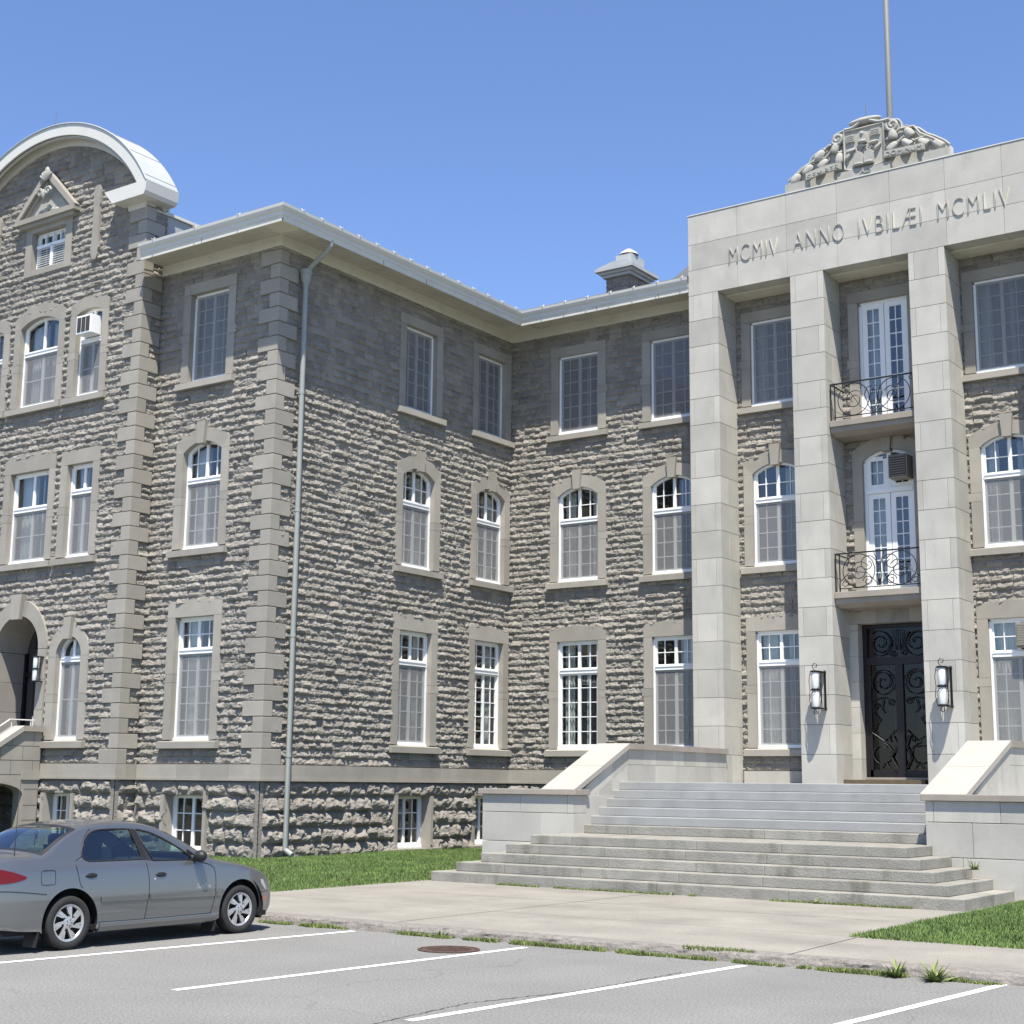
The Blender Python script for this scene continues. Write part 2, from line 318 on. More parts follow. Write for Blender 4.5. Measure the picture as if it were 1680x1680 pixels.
# ------------------------------------------------------------------ rock faced masonry
def rock_wall(name, mx, u0, u1, z0, z1, keep, parent, course=0.176, zph=2.29, amp=(0.030, 0.066), bw=(0.15, 0.44), base=-0.038, du=0.025, dz=0.0176, seed=1, material='rock', margins=(), rough=0.026, clamp=(), jwid=0.02, n2k=0.8, mz=0.0, upx=0.75, dnx=0.45, nf=(10, 16)):
    rs = np.random.RandomState(seed)
    nu = int(round((u1-u0)/du))+1; nz = int(round((z1-z0)/dz))+1
    us = np.linspace(u0, u1, nu); zs = np.linspace(z0, z1, nz)
    U, Z = np.meshgrid(us, zs)                          # rows z
    U = U + (rs.rand(*U.shape)-0.5)*du*0.3
    U[:, 0] = u0; U[:, -1] = u1
    Hh = np.zeros_like(U); T = np.zeros_like(U)
    ci = np.floor((Z-zph)/course+1e-6).astype(int)
    for c in np.unique(ci):
        rows = np.where((ci == c).any(axis=1))[0]
        r2 = np.random.RandomState((seed*7919+int(c)*104729) % (2**31))
        b = [u0-r2.rand()*bw[1]]
        while b[-1] < u1+bw[1]: b.append(b[-1]+bw[0]+(bw[1]-bw[0])*r2.rand()**1.3)
        b = np.array(b); nb = len(b)
        A = amp[0]+(amp[1]-amp[0])*r2.rand(nb); flat = r2.rand(nb) < 0.10; A[flat] *= 0.45
        TP = 0.20+0.26*r2.rand(nb); tl = (r2.rand(nb)-0.5); tn = r2.rand(nb); ph = r2.rand(nb)*50
        u = U[rows]; z = Z[rows]; k = np.searchsorted(b, u)-1; k = np.clip(k, 0, nb-2)
        s = (u-b[k]); w = b[k+1]-b[k]; t = ((z-zph)/course-c)
        jw = jwid; ex = np.minimum(s, w-s)/jw; ex = np.clip(ex, 0, 1); ex = ex**0.7
        jz = 0.16; 
        tp = TP[k]+0.20*(fbm(u*3.1+ph[k], z*0.5+ph[k], 2)-0.5)*2
        tp = np.clip(tp, 0.12, 0.62)
        t0_ = t; t = np.clip((t-mz)/(1-2*mz), 0, 1) if mz else t
        up = np.clip((1-t)/(1-tp), 0, 1)**upx; dn = np.clip(t/tp, 0, 1)**dnx
        prof = np.where(t > tp, up, dn)
        n = fbm(u*nf[0]+ph[k], z*nf[1]+ph[k]*1.3, 4)-0.5
        n2 = fbm(u*2.6+ph[k]*2, z*6+ph[k], 2)-0.5
        h = A[k]*prof*(1+tl[k]*(s/w-0.5)*0.9+n2*n2k)+rough*2.6*n*np.minimum(prof*1.6, 1)
        h = h*ex
        Hh[rows] = base+np.maximum(h, 0.0)
        T[rows] = tn[k]
    for (m0, m1) in clamp:
        msk = (U >= m0) & (U <= m1); Hh[msk] = np.minimum(Hh[msk], 0.0)
    for (m0, m1) in margins:      # drafted margins: smooth strips
        msk = (U >= m0) & (U <= m1); Hh[msk] = 0.012; T[msk] = 0.7
    fu = 0.25*(U[:-1, :-1]+U[1:, :-1]+U[1:, 1:]+U[:-1, 1:]); fz = 0.25*(Z[:-1, :-1]+Z[1:, :-1]+Z[1:, 1:]+Z[:-1, 1:])
    kp = keep(fu, fz)
    idx = np.arange(nu*nz).reshape(nz, nu)
    q = np.stack([idx[:-1, :-1], idx[:-1, 1:], idx[1:, 1:], idx[1:, :-1]], -1)[kp]
    tf = T[:-1, :-1][kp]
    used = np.unique(q); rem = np.full(nu*nz, -1); rem[used] = np.arange(len(used)); q = rem[q]
    co = np.stack([U.ravel(), -Hh.ravel(), Z.ravel()], -1)[used]
    me = bpy.data.meshes.new(name); nf = len(q)
    me.vertices.add(len(co)); me.vertices.foreach_set('co', co.ravel())
    me.loops.add(nf*4); me.loops.foreach_set('vertex_index', q.ravel())
    me.polygons.add(nf); me.polygons.foreach_set('loop_start', np.arange(nf)*4); me.polygons.foreach_set('loop_total', np.full(nf, 4))
    a = me.attributes.new('tint', 'FLOAT', 'FACE'); a.data.foreach_set('value', tf.astype(np.float32))
    me.update(calc_edges=True); me.materials.append(M[material])
    me.polygons.foreach_set('use_smooth', np.zeros(nf, bool))
    return link(name, me, parent, matrix=mx)

def rects_keep(rects, extra=None):
    def k(u, z):
        m = np.ones_like(u, bool)
        for (a, b, c, d) in rects: m &= ~((u > a) & (u < b) & (z > c) & (z < d))
        if extra is not None: m &= extra(u, z)
        return m
    return k

# ------------------------------------------------------------------ BUILDING
B = empty('stone_building', (-20.0, 33.6, 0.25), 'long grey rock-faced stone building with pale pillared portico and curved gable', 'building')
YW, XS, YC, YP, XP = 33.6, -23.73, 24.12, 23.5, -27.78
ZW = 2.29; ZT = 14.32

def arc_pts(w, zs, rise, n=12):
    # segmental arch from (-w,zs) to (w,zs) with given rise
    if rise <= 0: return [(-w, zs), (w, zs)]
    r = (w*w+rise*rise)/(2*rise); c = zs+rise-r; a = math.asin(min(1, w/r))
    if rise > w: a = PI-a
    return [(r*math.sin(-a+2*a*i/n), c+r*math.cos(-a+2*a*i/n)) for i in range(n+1)]

CACHE = {}
def window(spec, mx, label=None):
    """spec: w,z0,z1,rise,rec,rows_top,zt (transom),rows,cols,screen,surround,head,key,sill,curt"""
    s = dict(w=1.3, z0=0, z1=1, rise=0, rec=0.14, zt=None, rows=4, rt=2, cols=4, screen=True, head=0.33, peak=0.06, outer_rise=None, key=False, sill=True, jamb=0.25, surround=True, curt=1, frame='white', ear=None, depth=1.3, dim=False, sash='pale_sash', open_room=True)
    s.update(spec); key = tuple(sorted((k, v) for k, v in s.items()))
    if key not in CACHE:
        w = s['w']/2; z0, z1, rise, r = s['z0'], s['z1'], s['rise'], s['rec']
        N = 14 if rise > 0 else 1
        parts = {}
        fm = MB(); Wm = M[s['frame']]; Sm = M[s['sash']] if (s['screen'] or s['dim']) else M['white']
        inner = arc_pts(w, z1, rise, N); off = 0.055
        inn2 = arc_pts(w-off, z1-(off if rise <= 0 else 0.02), max(rise-0.035, 0) if rise > 0 else 0, N)
        fm.strip(inner, inn2, r, r+0.10, Wm)
        fm.box(-w, -w+off, r, r+0.10, z0, inn2[0][1] if rise <= 0 else z1-0.02, Wm); fm.box(w-off, w, r, r+0.10, z0, inn2[0][1] if rise <= 0 else z1-0.02, Wm)
        if rise <= 0:
            pass
        fm.box(-w+off, w-off, r, r+0.10, z0, z0+0.07, Wm); fm.box(-w-0.0, w+0.0, r-0.035, r-0.001, z0-0.01, z0+0.035, Wm)
        zi1 = inn2[0][1]
        def topz(u):
            if rise <= 0: return zi1
            rr = ((w-off)**2+(rise-0.035)**2)/(2*(rise-0.035)); c = z1-0.02+(rise-0.035)-rr
            return c+math.sqrt(max(rr*rr-u*u, 0))
        def grid(zb, zt_, cols, rows, Mt, y, mull=0.085, top=False):
            st = 0.045
            # sashes left and right of the mullion
            fm.box(-mull/2, mull/2, y, y+0.05, zb, (topz(0) if top else zt_), Mt)
            for sg in (-1, 1):
                ua, ub = sorted((sg*mull/2, sg*(w-off)))
                e = sg*(w-off); fm.box(min(e, e-sg*st), max(e, e-sg*st), y, y+0.05, zb, (topz(e-sg*st) if top else zt_), Mt)
                fm.box(ua, ub, y+0.002, y+0.048, zb, zb+st, Mt)
                if not top or rise <= 0: fm.box(ua, ub, y+0.002, y+0.048, zt_-st, zt_, Mt)
                h = cols//2
                for i in range(1, h):
                    u = ua+(ub-ua)*i/h+(0.012*sg); fm.box(u-0.011, u+0.011, y+0.008, y+0.04, zb+st, (topz(u) if top else zt_-st), Mt)
                for j in range(1, rows):
                    z = zb+(zt_-zb)*j/rows if not (top and rise > 0) else zb+(zt_+rise*0.6-zb)*j/rows
                    fm.box(ua, ub, y+0.009, y+0.039, z-0.011, z+0.011, Mt)
        y = r+0.03
        if s['zt']:
            fm.box(-w+off, w-off, r-0.02, r+0.11, s['zt']-0.06, s['zt']+0.045, Wm); fm.box(-w+off, w-off, r-0.035, r-0.021, s['zt']+0.02, s['zt']+0.05, Wm)
            grid(z0+0.07, s['zt']-0.06, s['cols'], s['rows'], Sm, y+0.0); grid(s['zt']+0.045, zi1, s['cols'], s['rt'], Wm, y-0.005, top=True)
        else:
            grid(z0+0.07, zi1, s['cols'], s['rows'], Sm, y, top=rise > 0)
        parts['window'] = fm.mesh('window')
        g = MB(); gp = [(-w+off, z0+0.06)]+[(w-off, z0+0.06)]+[(a, b+0.01) for a, b in inn2[::-1]]
        g.poly([(a, y+0.026, b) for a, b in gp], [list(range(len(gp)))], M['glass']); parts['glass'] = g.mesh('glass')
        if s['curt']:
            c = MB(); zc0 = z0+0.1; zc1 = z1+rise*0.5
            rnd = random.Random(int(s['curt']*1000+z0*7))
            for (a, b) in ((-w+0.05, -w*(0.15+0.4*rnd.random())), (-w*0.20, -0.06), (0.10, w*(0.15+0.3*rnd.random())), (w*(0.3+0.35*rnd.random()), w-0.05)):
                if rnd.random() > 0.35+s['curt']*0.45: continue
                n = 22; top = []; bot = []
                for i in range(n+1):
                    u = a+(b-a)*i/n; yy = r+0.26+0.03*math.sin(i*1.9)+0.015*math.sin(i*0.9+a*9)
                    bot.append((u*0.97, yy, zc0)); top.append((u, yy, zc1))
                c.poly(bot+top, [(i, i+1, n+2+i, n+1+i) for i in range(n)], M['curtain'])
            parts['curtain'] = c.mesh('curtain', smooth=True)
        if s['screen']:
            c = MB(); zt_ = (s['zt']-0.06) if s['zt'] else zi1
            c.poly([(-w+off, r+0.012, z0+0.07), (w-off, r+0.012, z0+0.07), (w-off, r+0.012, zt_), (-w+off, r+0.012, zt_)], [(0, 1, 2, 3)], M['screen']); parts['screen_and_storm_sheen'] = c.mesh('screen_and_storm_sheen')
        if s['open_room']:
            c = MB(); d = r+0.16+s['depth']; zz = z1+max(rise, 0)+0.1; ww = w+0.35
            vs = [(x, yy, z) for yy in (r+0.16, d) for (x, z) in ((-ww, z0-0.15), (ww, z0-0.15), (ww, zz), (-ww, zz))]
            c.poly(vs, [(4, 5, 6, 7), (0, 1, 5, 4), (1, 2, 6, 5), (2, 3, 7, 6), (3, 0, 4, 7)], M['room']); parts['room_interior'] = c.mesh('room_interior')
        if s['surround']:
            c = MB(); J = s['jamb']; wo = w+J; D = M['dressed']; yb = r+0.12; pf = -0.012
            jt = z1 if rise <= 0 else z1
            zm = z0+(jt-z0)*0.50
            for sg in (-1, 1):
                for (a, b, ex) in ((z0, zm-0.10, 0), (zm-0.10+0.006, zm+0.10, 0.05), (zm+0.106, jt-0.003, 0)):
                    xa, xb = sorted((sg*w, sg*(wo+ex))); c.box(xa, xb, pf, yb, a, b, D)
                if s.get('foot', True):
                    pass
            if rise <= 0:
                hh = s['head']; pk = s['peak']; c.prism([(-wo, jt+0.003), (wo, jt+0.003), (wo, jt+hh), (wo*0.35, jt+hh+pk), (-wo*0.35, jt+hh+pk), (-wo, jt+hh)], pf, yb, D)
            else:
                orr = s['outer_rise'] if s['outer_rise'] is not None else rise+0.06
                zs_o = jt+s['head']; A = arc_pts(wo, zs_o, orr, 16); Bn = arc_pts(w, jt, rise, 16)
                c.strip(A, Bn, pf, yb, D)
                for sg in (-1, 1): c.prism([(sg*wo, jt), (sg*w, jt), (sg*wo, zs_o)], pf, yb, D)
                c.poly([(-wo, pf, jt), (-w, pf, jt), (-w, yb, jt), (-wo, yb, jt)], [(0, 1, 2, 3)], D); c.poly([(wo, pf, jt), (w, pf, jt), (w, yb, jt), (wo, yb, jt)], [(0, 1, 2, 3)], D)
            if s['key']:
                kt = jt+s['head']+(s['outer_rise'] or 0)+0.14; kb = jt+rise-0.07
                c.prism([(-0.10, kb), (0.10, kb), (0.145, kt), (-0.145, kt)], pf-0.09, yb, D)
            parts['surround'] = c.mesh('surround')
            if s['sill']:
                c = MB(); c.prism([(-0.115, z0-0.20), (yb, z0-0.20), (yb, z0-0.002), (r, z0-0.002), (-0.115, z0-0.05)], -wo-0.07, wo+0.07, D, axis='x'); parts['sill'] = c.mesh('sill')
        CACHE[key] = parts
    parts = CACHE[key]; wo = link('window', parts['window'], B, matrix=mx, label=label)
    for k, me in parts.items():
        if k == 'window': continue
        o = bpy.data.objects.new(k, me); COL.objects.link(o); o.parent = wo
    return wo

T3 = dict(z0=11.45, z1=13.66, rows=6, head=0.27, peak=0.0, screen=True, dim=True, sash='dim_sash', curt=0.4)  # screen here is a grey sheet added for the storm glass reflection
T2 = dict(z0=7.34, z1=9.67, rise=0.24, zt=8.98, rows=4, rt=2, key=True, head=0.26, outer_rise=0.30)
T1 = dict(z0=2.85, z1=5.70, zt=4.90, rows=5, rt=2, head=0.34, peak=0.06)
TB = dict(z0=0.34, z1=1.62, rows=3, surround=False, screen=False, rec=0.22, w=1.30, curt=0.5, frame='white')
def at(mx, u): return mx @ Matrix.Translation((u, 0, 0))
def hole(u, T, margin=0.015):
    w = T.get('w', 1.3)/2+T.get('jamb', 0.25)-margin
    top = T['z1']+T.get('head', 0.33)+(T.get('outer_rise') or 0)*0.15-margin
    return (u-w, u+w, T['z0']-0.2+margin, top)
def arch_extra(us, T):
    def f(u, z):
        m = np.ones_like(u, bool); wo = T.get('w', 1.3)/2+T.get('jamb', .25)-0.05; ri = T['outer_rise']-0.02
        rr = (wo*wo+ri*ri)/(2*ri); c = T['z1']+T['head']+ri-rr-0.04
        for a in us: m &= ~((np.abs(u-a) < wo) & (z > T['z1']) & ((u-a)**2+(z-c)**2 < rr*rr) & (z < T['z1']+1.2))
        return m
    return f

# --- main facade -------------------------------------------------------
mF = FRONT(YW)
colsM = [-21.50, -18.56, -15.62, -9.86, -6.92, -3.98]
rec_m = 0.07
holes = []; 
for i, u in enumerate(colsM):
    for T in (T3, T2, T1):
        s = dict(T, rec=rec_m)
        if u == -21.50 and T is T1: s['screen'] = False
        s['curt'] = {T3['z0']: 0.3, T2['z0']: 0.8, T1['z0']: 0.9}[T['z0']]+0.011*i
        window(s, at(mF, u)); holes.append(hole(u, T))
DR = dict(w=1.26, z0=10.56, z1=13.66, head=0.27, peak=0)
D2 = dict(w=1.26, z0=6.50, z1=9.67, head=0.26, outer_rise=0.30, rise=0.24)
D1 = dict(w=1.74, z0=2.13, z1=5.74, head=0.30, peak=0.08)
UD = -12.73
holes += [hole(UD, DR), hole(UD, D2), hole(UD, D1)]
rock_wall('rock_faced_wall', mF, XS-0.08, -1.7, ZW, ZT+0.02, rects_keep(holes, arch_extra(colsM+[UD], T2)), B, seed=3)

# --- side wall ----------------------------------------------------------
mS = SIDE(XS)
colsS = [29.48, 32.65]
holes = []
for u in colsS:
    for T in (T3, T2, T1):
        s = dict(T); 
        if u == 32.65 and T is T1: s['screen'] = False
        window(s, at(mS, u)); holes.append(hole(u, T))
rock_wall('rock_faced_wall', mS, YC, YW+0.08, ZW, ZT+0.02, rects_keep(holes, arch_extra(colsS, T2)), B, seed=11, clamp=((YC-1, YC+0.30),))
# --- left wing front ----------------------------------------------------
mL = FRONT(YC)
holes = []
for T in (T3, T2, T1): window(dict(T), at(mL, -26.05)); holes.append(hole(-26.05, T))
rock_wall('rock_faced_wall', mL, XP-0.02, XS, ZW, ZT+0.02, rects_keep(holes, arch_extra([-26.05], T2)), B, seed=17, clamp=((XS-0.30, XS+1),))
# --- pavilion front and return -------------------------------------------
mP = FRONT(YP); PC = -31.72
P3a = dict(w=1.56, z0=11.45, z1=13.60, rise=0.22, zt=12.90, rows=2, rt=1, cols=2, head=0.28, outer_rise=0.30, jamb=0.25, screen=True, sill=True)
P3b = dict(w=0.98, z0=11.45, z1=13.60, rise=0.12, zt=12.90, rows=2, rt=1, cols=2, head=0.28, outer_rise=0.16, jamb=0.25)
P2a = dict(w=1.56, z0=7.34, z1=9.68, zt=8.72, rows=2, rt=1, cols=2, head=0.36, peak=0.14, jamb=0.25)
P2b = dict(w=0.98, z0=7.34, z1=9.68, zt=8.98, rows=2, rt=1, cols=2, head=0.36, peak=0.0, jamb=0.25)
P1b = dict(w=0.94, z0=2.86, z1=4.86, rise=0.50, zt=4.80, rows=2, rt=1, cols=2, head=0.06, outer_rise=0.76, jamb=0.28, key=True)
UB = 1.98
holes = []
for T in (P3a, P2a): window(T, at(mP, PC)); holes.append(hole(PC, T))
for sg in (-1, 1):
    for T in (P3b, P2b, P1b):
        window(T, at(mP, PC+sg*UB)); holes.append(hole(PC+sg*UB, T))
GW = dict(w=1.36, z0=15.19, z1=16.22, rows=1, screen=False, surround=False, curt=0, rec=0.16, open_room=True, depth=0.3)
holes.append((PC+0.12-0.95, PC+0.12+0.95, 15.02, 16.7))
holes.append((PC-0.87, PC+0.87, ZW, 5.15))
ZC, RO = 14.15, 4.71
def pav_extra(u, z):
    m = ((u-PC)**2+(z-13.95)**2 < 4.5**2) | (z < 15.9)
    m &= ~(((u-PC)**2+(z-5.1)**2 < 0.95**2))
    for sg in (-1, 1): m &= ~(((u-(PC+sg*UB))**2+(z-4.9)**2 < 0.66**2))
    return m
rock_wall('rock_faced_wall', mP, -35.66, XP, ZW, 18.6, rects_keep(holes, pav_extra), B, seed=23, clamp=((XP-0.30, XP+1),))
rock_wall('rock_faced_wall', SIDE(XP), YP, YC+0.05, ZW, 16.1, rects_keep([]), B, seed=29, clamp=((YP-1, YP+0.30),))
window(GW, at(mP, PC+0.12))
# louvres in the gable window
c = MB()
for k in range(9):
    z = 15.24+k*0.062
    for (a, b) in ((-0.60, -0.05), (0.05, 0.60)): c.prism([(0.10, z), (0.17, z+0.045), (0.17, z+0.058), (0.10, z+0.013)], PC+0.12+a, PC+0.12+b, M['white'], axis='x')
c.box(PC+0.12-0.045, PC+0.12+0.045, 0.09, 0.18, 15.2, 15.82, M['white']); c.box(PC+0.12-0.62, PC+0.12+0.62, 0.09, 0.18, 15.80, 15.88, M['white'])
for u in (-0.31, 0.0, 0.31): c.box(PC+0.12+u-0.015, PC+0.12+u+0.015, 0.12, 0.17, 15.88, 16.18, M['white'])
c.build('louvre', parent=B, matrix=mP)
# pediment over the gable window
c = MB(); D = M['carved']; g0 = PC+0.12
c.box(g0-0.95, g0-0.69, -0.02, 0.3, 15.02, 16.45, M['dressed']); c.box(g0+0.69, g0+0.95, -0.02, 0.3, 15.02, 16.45, M['dressed'])
c.box(g0-0.69, g0+0.69, -0.02, 0.3, 15.02, 15.18, M['dressed']); c.box(g0-0.69, g0+0.69, -0.02, 0.3, 16.23, 16.45, M['dressed'])
c.box(g0-1.22, g0+1.22, -0.22, 0.1, 16.46, 16.60, M['dressed']); c.box(g0-1.10, g0+1.10, -0.14, 0.1, 16.36, 16.459, M['dressed'])
c.prism([(g0-1.1, 16.6), (g0+1.1, 16.6), (g0, 17.65)], -0.06, 0.1, D)
for sg in (-1, 1):
    c.prism([(g0+sg*1.24, 16.602), (g0+sg*1.04, 16.602), (g0, 17.62), (g0, 17.82)], -0.22, -0.061, M['dressed'])
    c.prism([(g0+sg*0.99, 16.604), (g0+sg*0.90, 16.604), (g0+sg*0.02, 17.46), (g0+sg*0.02, 17.56)], -0.14, -0.062, M['dressed'])
for a in (-0.9, -0.55, -0.28, 0, 0.28, 0.55, 0.9):
    c.blob((g0+0.16*math.sin(a), -0.24, 17.50+0.13*math.cos(a)), (0.04, 0.045, 0.15), D, rot=a, taper=-0.3)
for sg in (-1, 1):
    c.tube([(g0+sg*(0.16+0.13*math.cos(t*0.55)*(1-t/16)), -0.27, 17.16+0.13*math.sin(t*0.55)*(1-t/16)) for t in range(15)], 0.035, D)
c.blob((g0, -0.27, 17.10), (0.06, 0.06, 0.14), D); c.blob((g0, -0.2, 17.80), (0.08, 0.06, 0.09), D, taper=0.3)
for (a, b) in ((-0.35, 16.67), (-0.1, 16.72), (0.15, 16.7), (0.35, 16.66), (0.02, 16.80)): c.blob((g0+a, -0.08, b), (0.09, 0.05, 0.07), D)
c.build('pediment', parent=B, matrix=mP, auto=40)
for sg in (-1, 1):
    x = PC+sg*2.05
    c = MB(); c.prism([(x-0.07, 14.98), (x+0.07, 14.98), (x+0.12, 15.1), (x+0.12, 15.2), (x+0.17, 15.3), (x+0.13, 15.36), (x+0.11, 16.4), (x+0.13, 16.46), (x+0.13, 16.86), (x+0.07, 16.98), (x-0.07, 16.98), (x-0.13, 16.86), (x-0.13, 16.46), (x-0.11, 16.4), (x-0.13, 15.36), (x-0.17, 15.3), (x-0.12, 15.2), (x-0.12, 15.1)], -0.06, 0.08, M['dressed'])
    c.build('wall_strip', parent=B, matrix=mP)

# --- quoins ---------------------------------------------------------------
def quoin_stack(cx, cy, z0, z1, name='quoin_stack', short=0.27, long_=0.60, h=0.352, first=0, dlim=None):
    c = MB(); z = z0; k = first; pf = 0.034
    while z < z1-0.02:
        zt = min(z+h, z1); a, b = (long_, short) if k % 2 else (short, long_)
        if dlim: b = min(b, dlim)
        c.box(cx-a, cx+pf, cy-pf, cy+b, z+0.006, zt-0.010, M['dressed'], bev=0.008); z += h; k += 1
    c.box(cx-0.2, cx-0.02, cy+0.02, cy+0.2, z0, z1, M['joint'])
    return c.build(name, parent=B)
quoin_stack(XS, YC, ZW, ZT)
quoin_stack(XP, YP, ZW, 16.05, dlim=0.58, first=1)
c = MB(); z = ZW; k = 0
while z < 15.9:
    a = (0.60, 0.27)[k % 2]; c.box(-35.66, -35.66+a, YP-0.035, YP+0.3, z+0.006, z+0.342, M['dressed'], bev=0.008); z += 0.352; k += 1
c.build('quoin_stack', parent=B)

# --- water table + basement ------------------------------------------------
def band_run(c, mx_front, a, b, fixed, z0, z1, d, m, front=True, bl=1.1):
    u = a; 
    while u < b-0.01:
        v = min(u+bl*(0.7+0.6*random.random()), b)
        if b-v < 0.3: v = b
        if front: c.box(u+0.003, v-0.003, fixed-d, fixed+0.25, z0, z1, m)
        else: c.box(fixed-0.25, fixed+d, u+0.003, v-0.003, z0, z1, m)
        u = v
c = MB()
band_run(c, 1, -35.7, XP+0.06, YP, 1.975, ZW, 0.06, M['dressed'])
band_run(c, 1, XP+0.061, XS+0.06, YC, 1.975, ZW, 0.06, M['dressed'])
band_run(c, 1, YC+0.191, YW-0.06, XS, 1.975, ZW, 0.06, M['dressed'], front=False)
band_run(c, 1, XS+0.0, -17.5, YW, 1.975, ZW, 0.06, M['dressed'])
c.build('water_table', parent=B); c = MB()
band_run(c, 1, -16.6, -14.7, YW, 1.975, ZW, 0.10, M['pale'])
c.build('water_table', parent=B); c = MB()
band_run(c, 1, -10.8, -1.7, YW, 1.975, ZW, 0.10, M['pale'])
c.build('water_table', parent=B); c = MB()
c.box(XP-0.25, XP+0.06, YP+0.251, YC-0.061, 1.975, ZW, M['dressed'])
for (x0, x1, y0, y1) in ((-35.7, XP+0.09, YP-0.09, YC-0.0905), (XP+0.0905, XS+0.09, YC-0.09, YC+0.2), (XS-0.2, XS+0.09, YC+0.2005, YW-0.1), (XS-0.1, -17.5, YW-0.0905, YW+0.2)):
    c.box(x0, x1, y0, y1, 1.93, 1.973, M['dressed'])
c.build('base_moulding', parent=B)
bk = dict(course=0.345, zph=1.93, amp=(0.08, 0.145), bw=(0.36, 0.85), base=-0.03, du=0.028, dz=0.024, material='rock_base', rough=0.06, jwid=0.07, n2k=0.5, mz=0.06, upx=0.42, dnx=0.4, nf=(6, 8))
def bhole(u, w=1.3): return (u-w/2, u+w/2, 0.32, 1.60)
for u in (-26.05,): window(TB, at(mL, u))
for u in colsS: window(TB, at(mS, u))
for sg in (-1, 1): window(dict(TB, w=1.0), at(mP, PC+sg*UB))
rock_wall('basement_wall', mL, XP, XS, 0.0, 1.93, rects_keep([bhole(-26.05)]), B, seed=41, margins=((XP-0.1, XP+0.12), (XS-0.13, XS+0.1)), **bk)
rock_wall('basement_wall', mS, YC, YW, 0.0, 1.93, rects_keep([bhole(u) for u in colsS]), B, seed=43, margins=((YC-0.1, YC+0.13),), **bk)
rock_wall('basement_wall', mP, -35.7, XP, 0.0, 1.93, rects_keep([bhole(PC+UB, 1.0), bhole(PC-UB, 1.0)]), B, seed=47, margins=((XP-0.13, XP+0.1),), **bk)
rock_wall('basement_wall', SIDE(XP), YP, YC, 0.0, 1.93, rects_keep([]), B, seed=53, margins=((YP-0.1, YP+0.13),), **bk)
rock_wall('basement_wall', mF, XS, -17.3, 0.0, 1.93, rects_keep([]), B, seed=59, **bk)
rock_wall('basement_wall', mF, -8.2, -1.7, 0.0, 1.98, rects_keep([]), B, seed=61, **bk)
# basement window reveals and sills
def reveal(mx, u, w):
    c = MB(); h = w/2; Dm = M['dressed']
    c.box(u-h-0.10, u-h, -0.09, 0.36, 0.34, 1.60, Dm); c.box(u+h, u+h+0.10, -0.09, 0.36, 0.34, 1.60, Dm)
    c.box(u-h, u+h, -0.02, 0.36, 1.605, 1.70, Dm)
    c.build('surround', parent=B, matrix=mx)
    c = MB(); c.box(u-h-0.28, u+h+0.28, -0.24, 0.2, 0.16, 0.33, M['concrete'], bev=0.01); c.build('sill', parent=B, matrix=mx)
reveal(mL, -26.05, 1.3); reveal(mS, 29.48, 1.3); reveal(mS, 32.65, 1.3); reveal(mP, PC+UB, 1.0); reveal(mP, PC-UB, 1.0)

# --- wall core (closes the building) ----------------------------------------
c = MB()
c.box(-35.6, XP-0.5, YP+2.2, 38, 0, 15.8, M['room']); c.box(XP-0.45, XS-2.0, YC+2.2, 38, 0, 14.3, M['room'])
c.box(XS-1.9, -1.7, YW+2.3, 44, 0, 14.3, M['room'])
c.build('core_wall', parent=B)

# --- eaves ------------------------------------------------------------------
prof = [(0.0, ZT), (0.05, ZT), (0.05, 14.585), (0.93, 14.50), (0.93, 14.44), (0.96, 14.44), (0.965, 14.56), (0.985, 14.575), (0.99, 14.66), (1.03, 14.70), (1.06, 14.76), (1.07, 14.825), (1.02, 14.825), (0.98, 14.74), (0.2, 14.9), (0.0, 14.9)]
def eave(pr, name, m, i0, i1, parent=B):
    # path: left front -> outer corner -> inner corner -> main to portico; offset o outward
    c = MB(); n = i1-i0
    rows = []
    for i in range(i0, i1+1):
        o, z = pr[i]
        rows.append([(XP+0.02-(0.18 if o > 0.7 else 0.0) if o < 0.7 else -27.53, YC-o, z), (XS+o, YC-o, z), (XS+o, YW-o, z), (-17.50, YW-o, z)])
    vs = [p for r in rows for p in r]
    fs = []
    for i in range(n):
        for k in range(3): fs.append((i*4+k, i*4+k+1, (i+1)*4+k+1, (i+1)*4+k))
    c.poly(vs, fs, m); return c.build(name, parent=parent)
eave(prof, 'frieze_board', M['cream'], 0, 2)
eave(prof, 'soffit', M['soffit'], 2, 3)
eave(prof, 'fascia', M['cream'], 3, 7)
eave(prof, 'gutter', M['gutter'], 7, 13)
# straight eave of the right half of the main wing
for (nm, mm, i0, i1) in (('frieze_board', 'cream', 0, 2), ('soffit', 'soffit', 2, 3), ('fascia', 'cream', 3, 7), ('gutter', 'gutter', 7, 13)):
    c = MB(); vs = [(x, YW-prof[i][0], prof[i][1]) for i in range(i0, i1+1) for x in (-7.98, -1.0)]
    c.poly(vs, [(2*k, 2*k+1, 2*k+3, 2*k+2) for k in range(i1-i0)], M[mm]); c.build(nm, parent=B)
c = MB(); c.poly([(-7.98, YW-1.02, 14.84), (-1.0, YW-1.02, 14.84), (-1.0, YW+3.98, 16.84), (-7.98, YW+3.98, 16.84)], [(0, 1, 2, 3)], M['shingle']); c.poly([(-7.98, YW+3.98, 16.84), (-1.0, YW+3.98, 16.84), (-1.0, YW+12, 14.0), (-7.98, YW+12, 14.0)], [(0, 1, 2, 3)], M['shingle']); c.build('roof', parent=B)
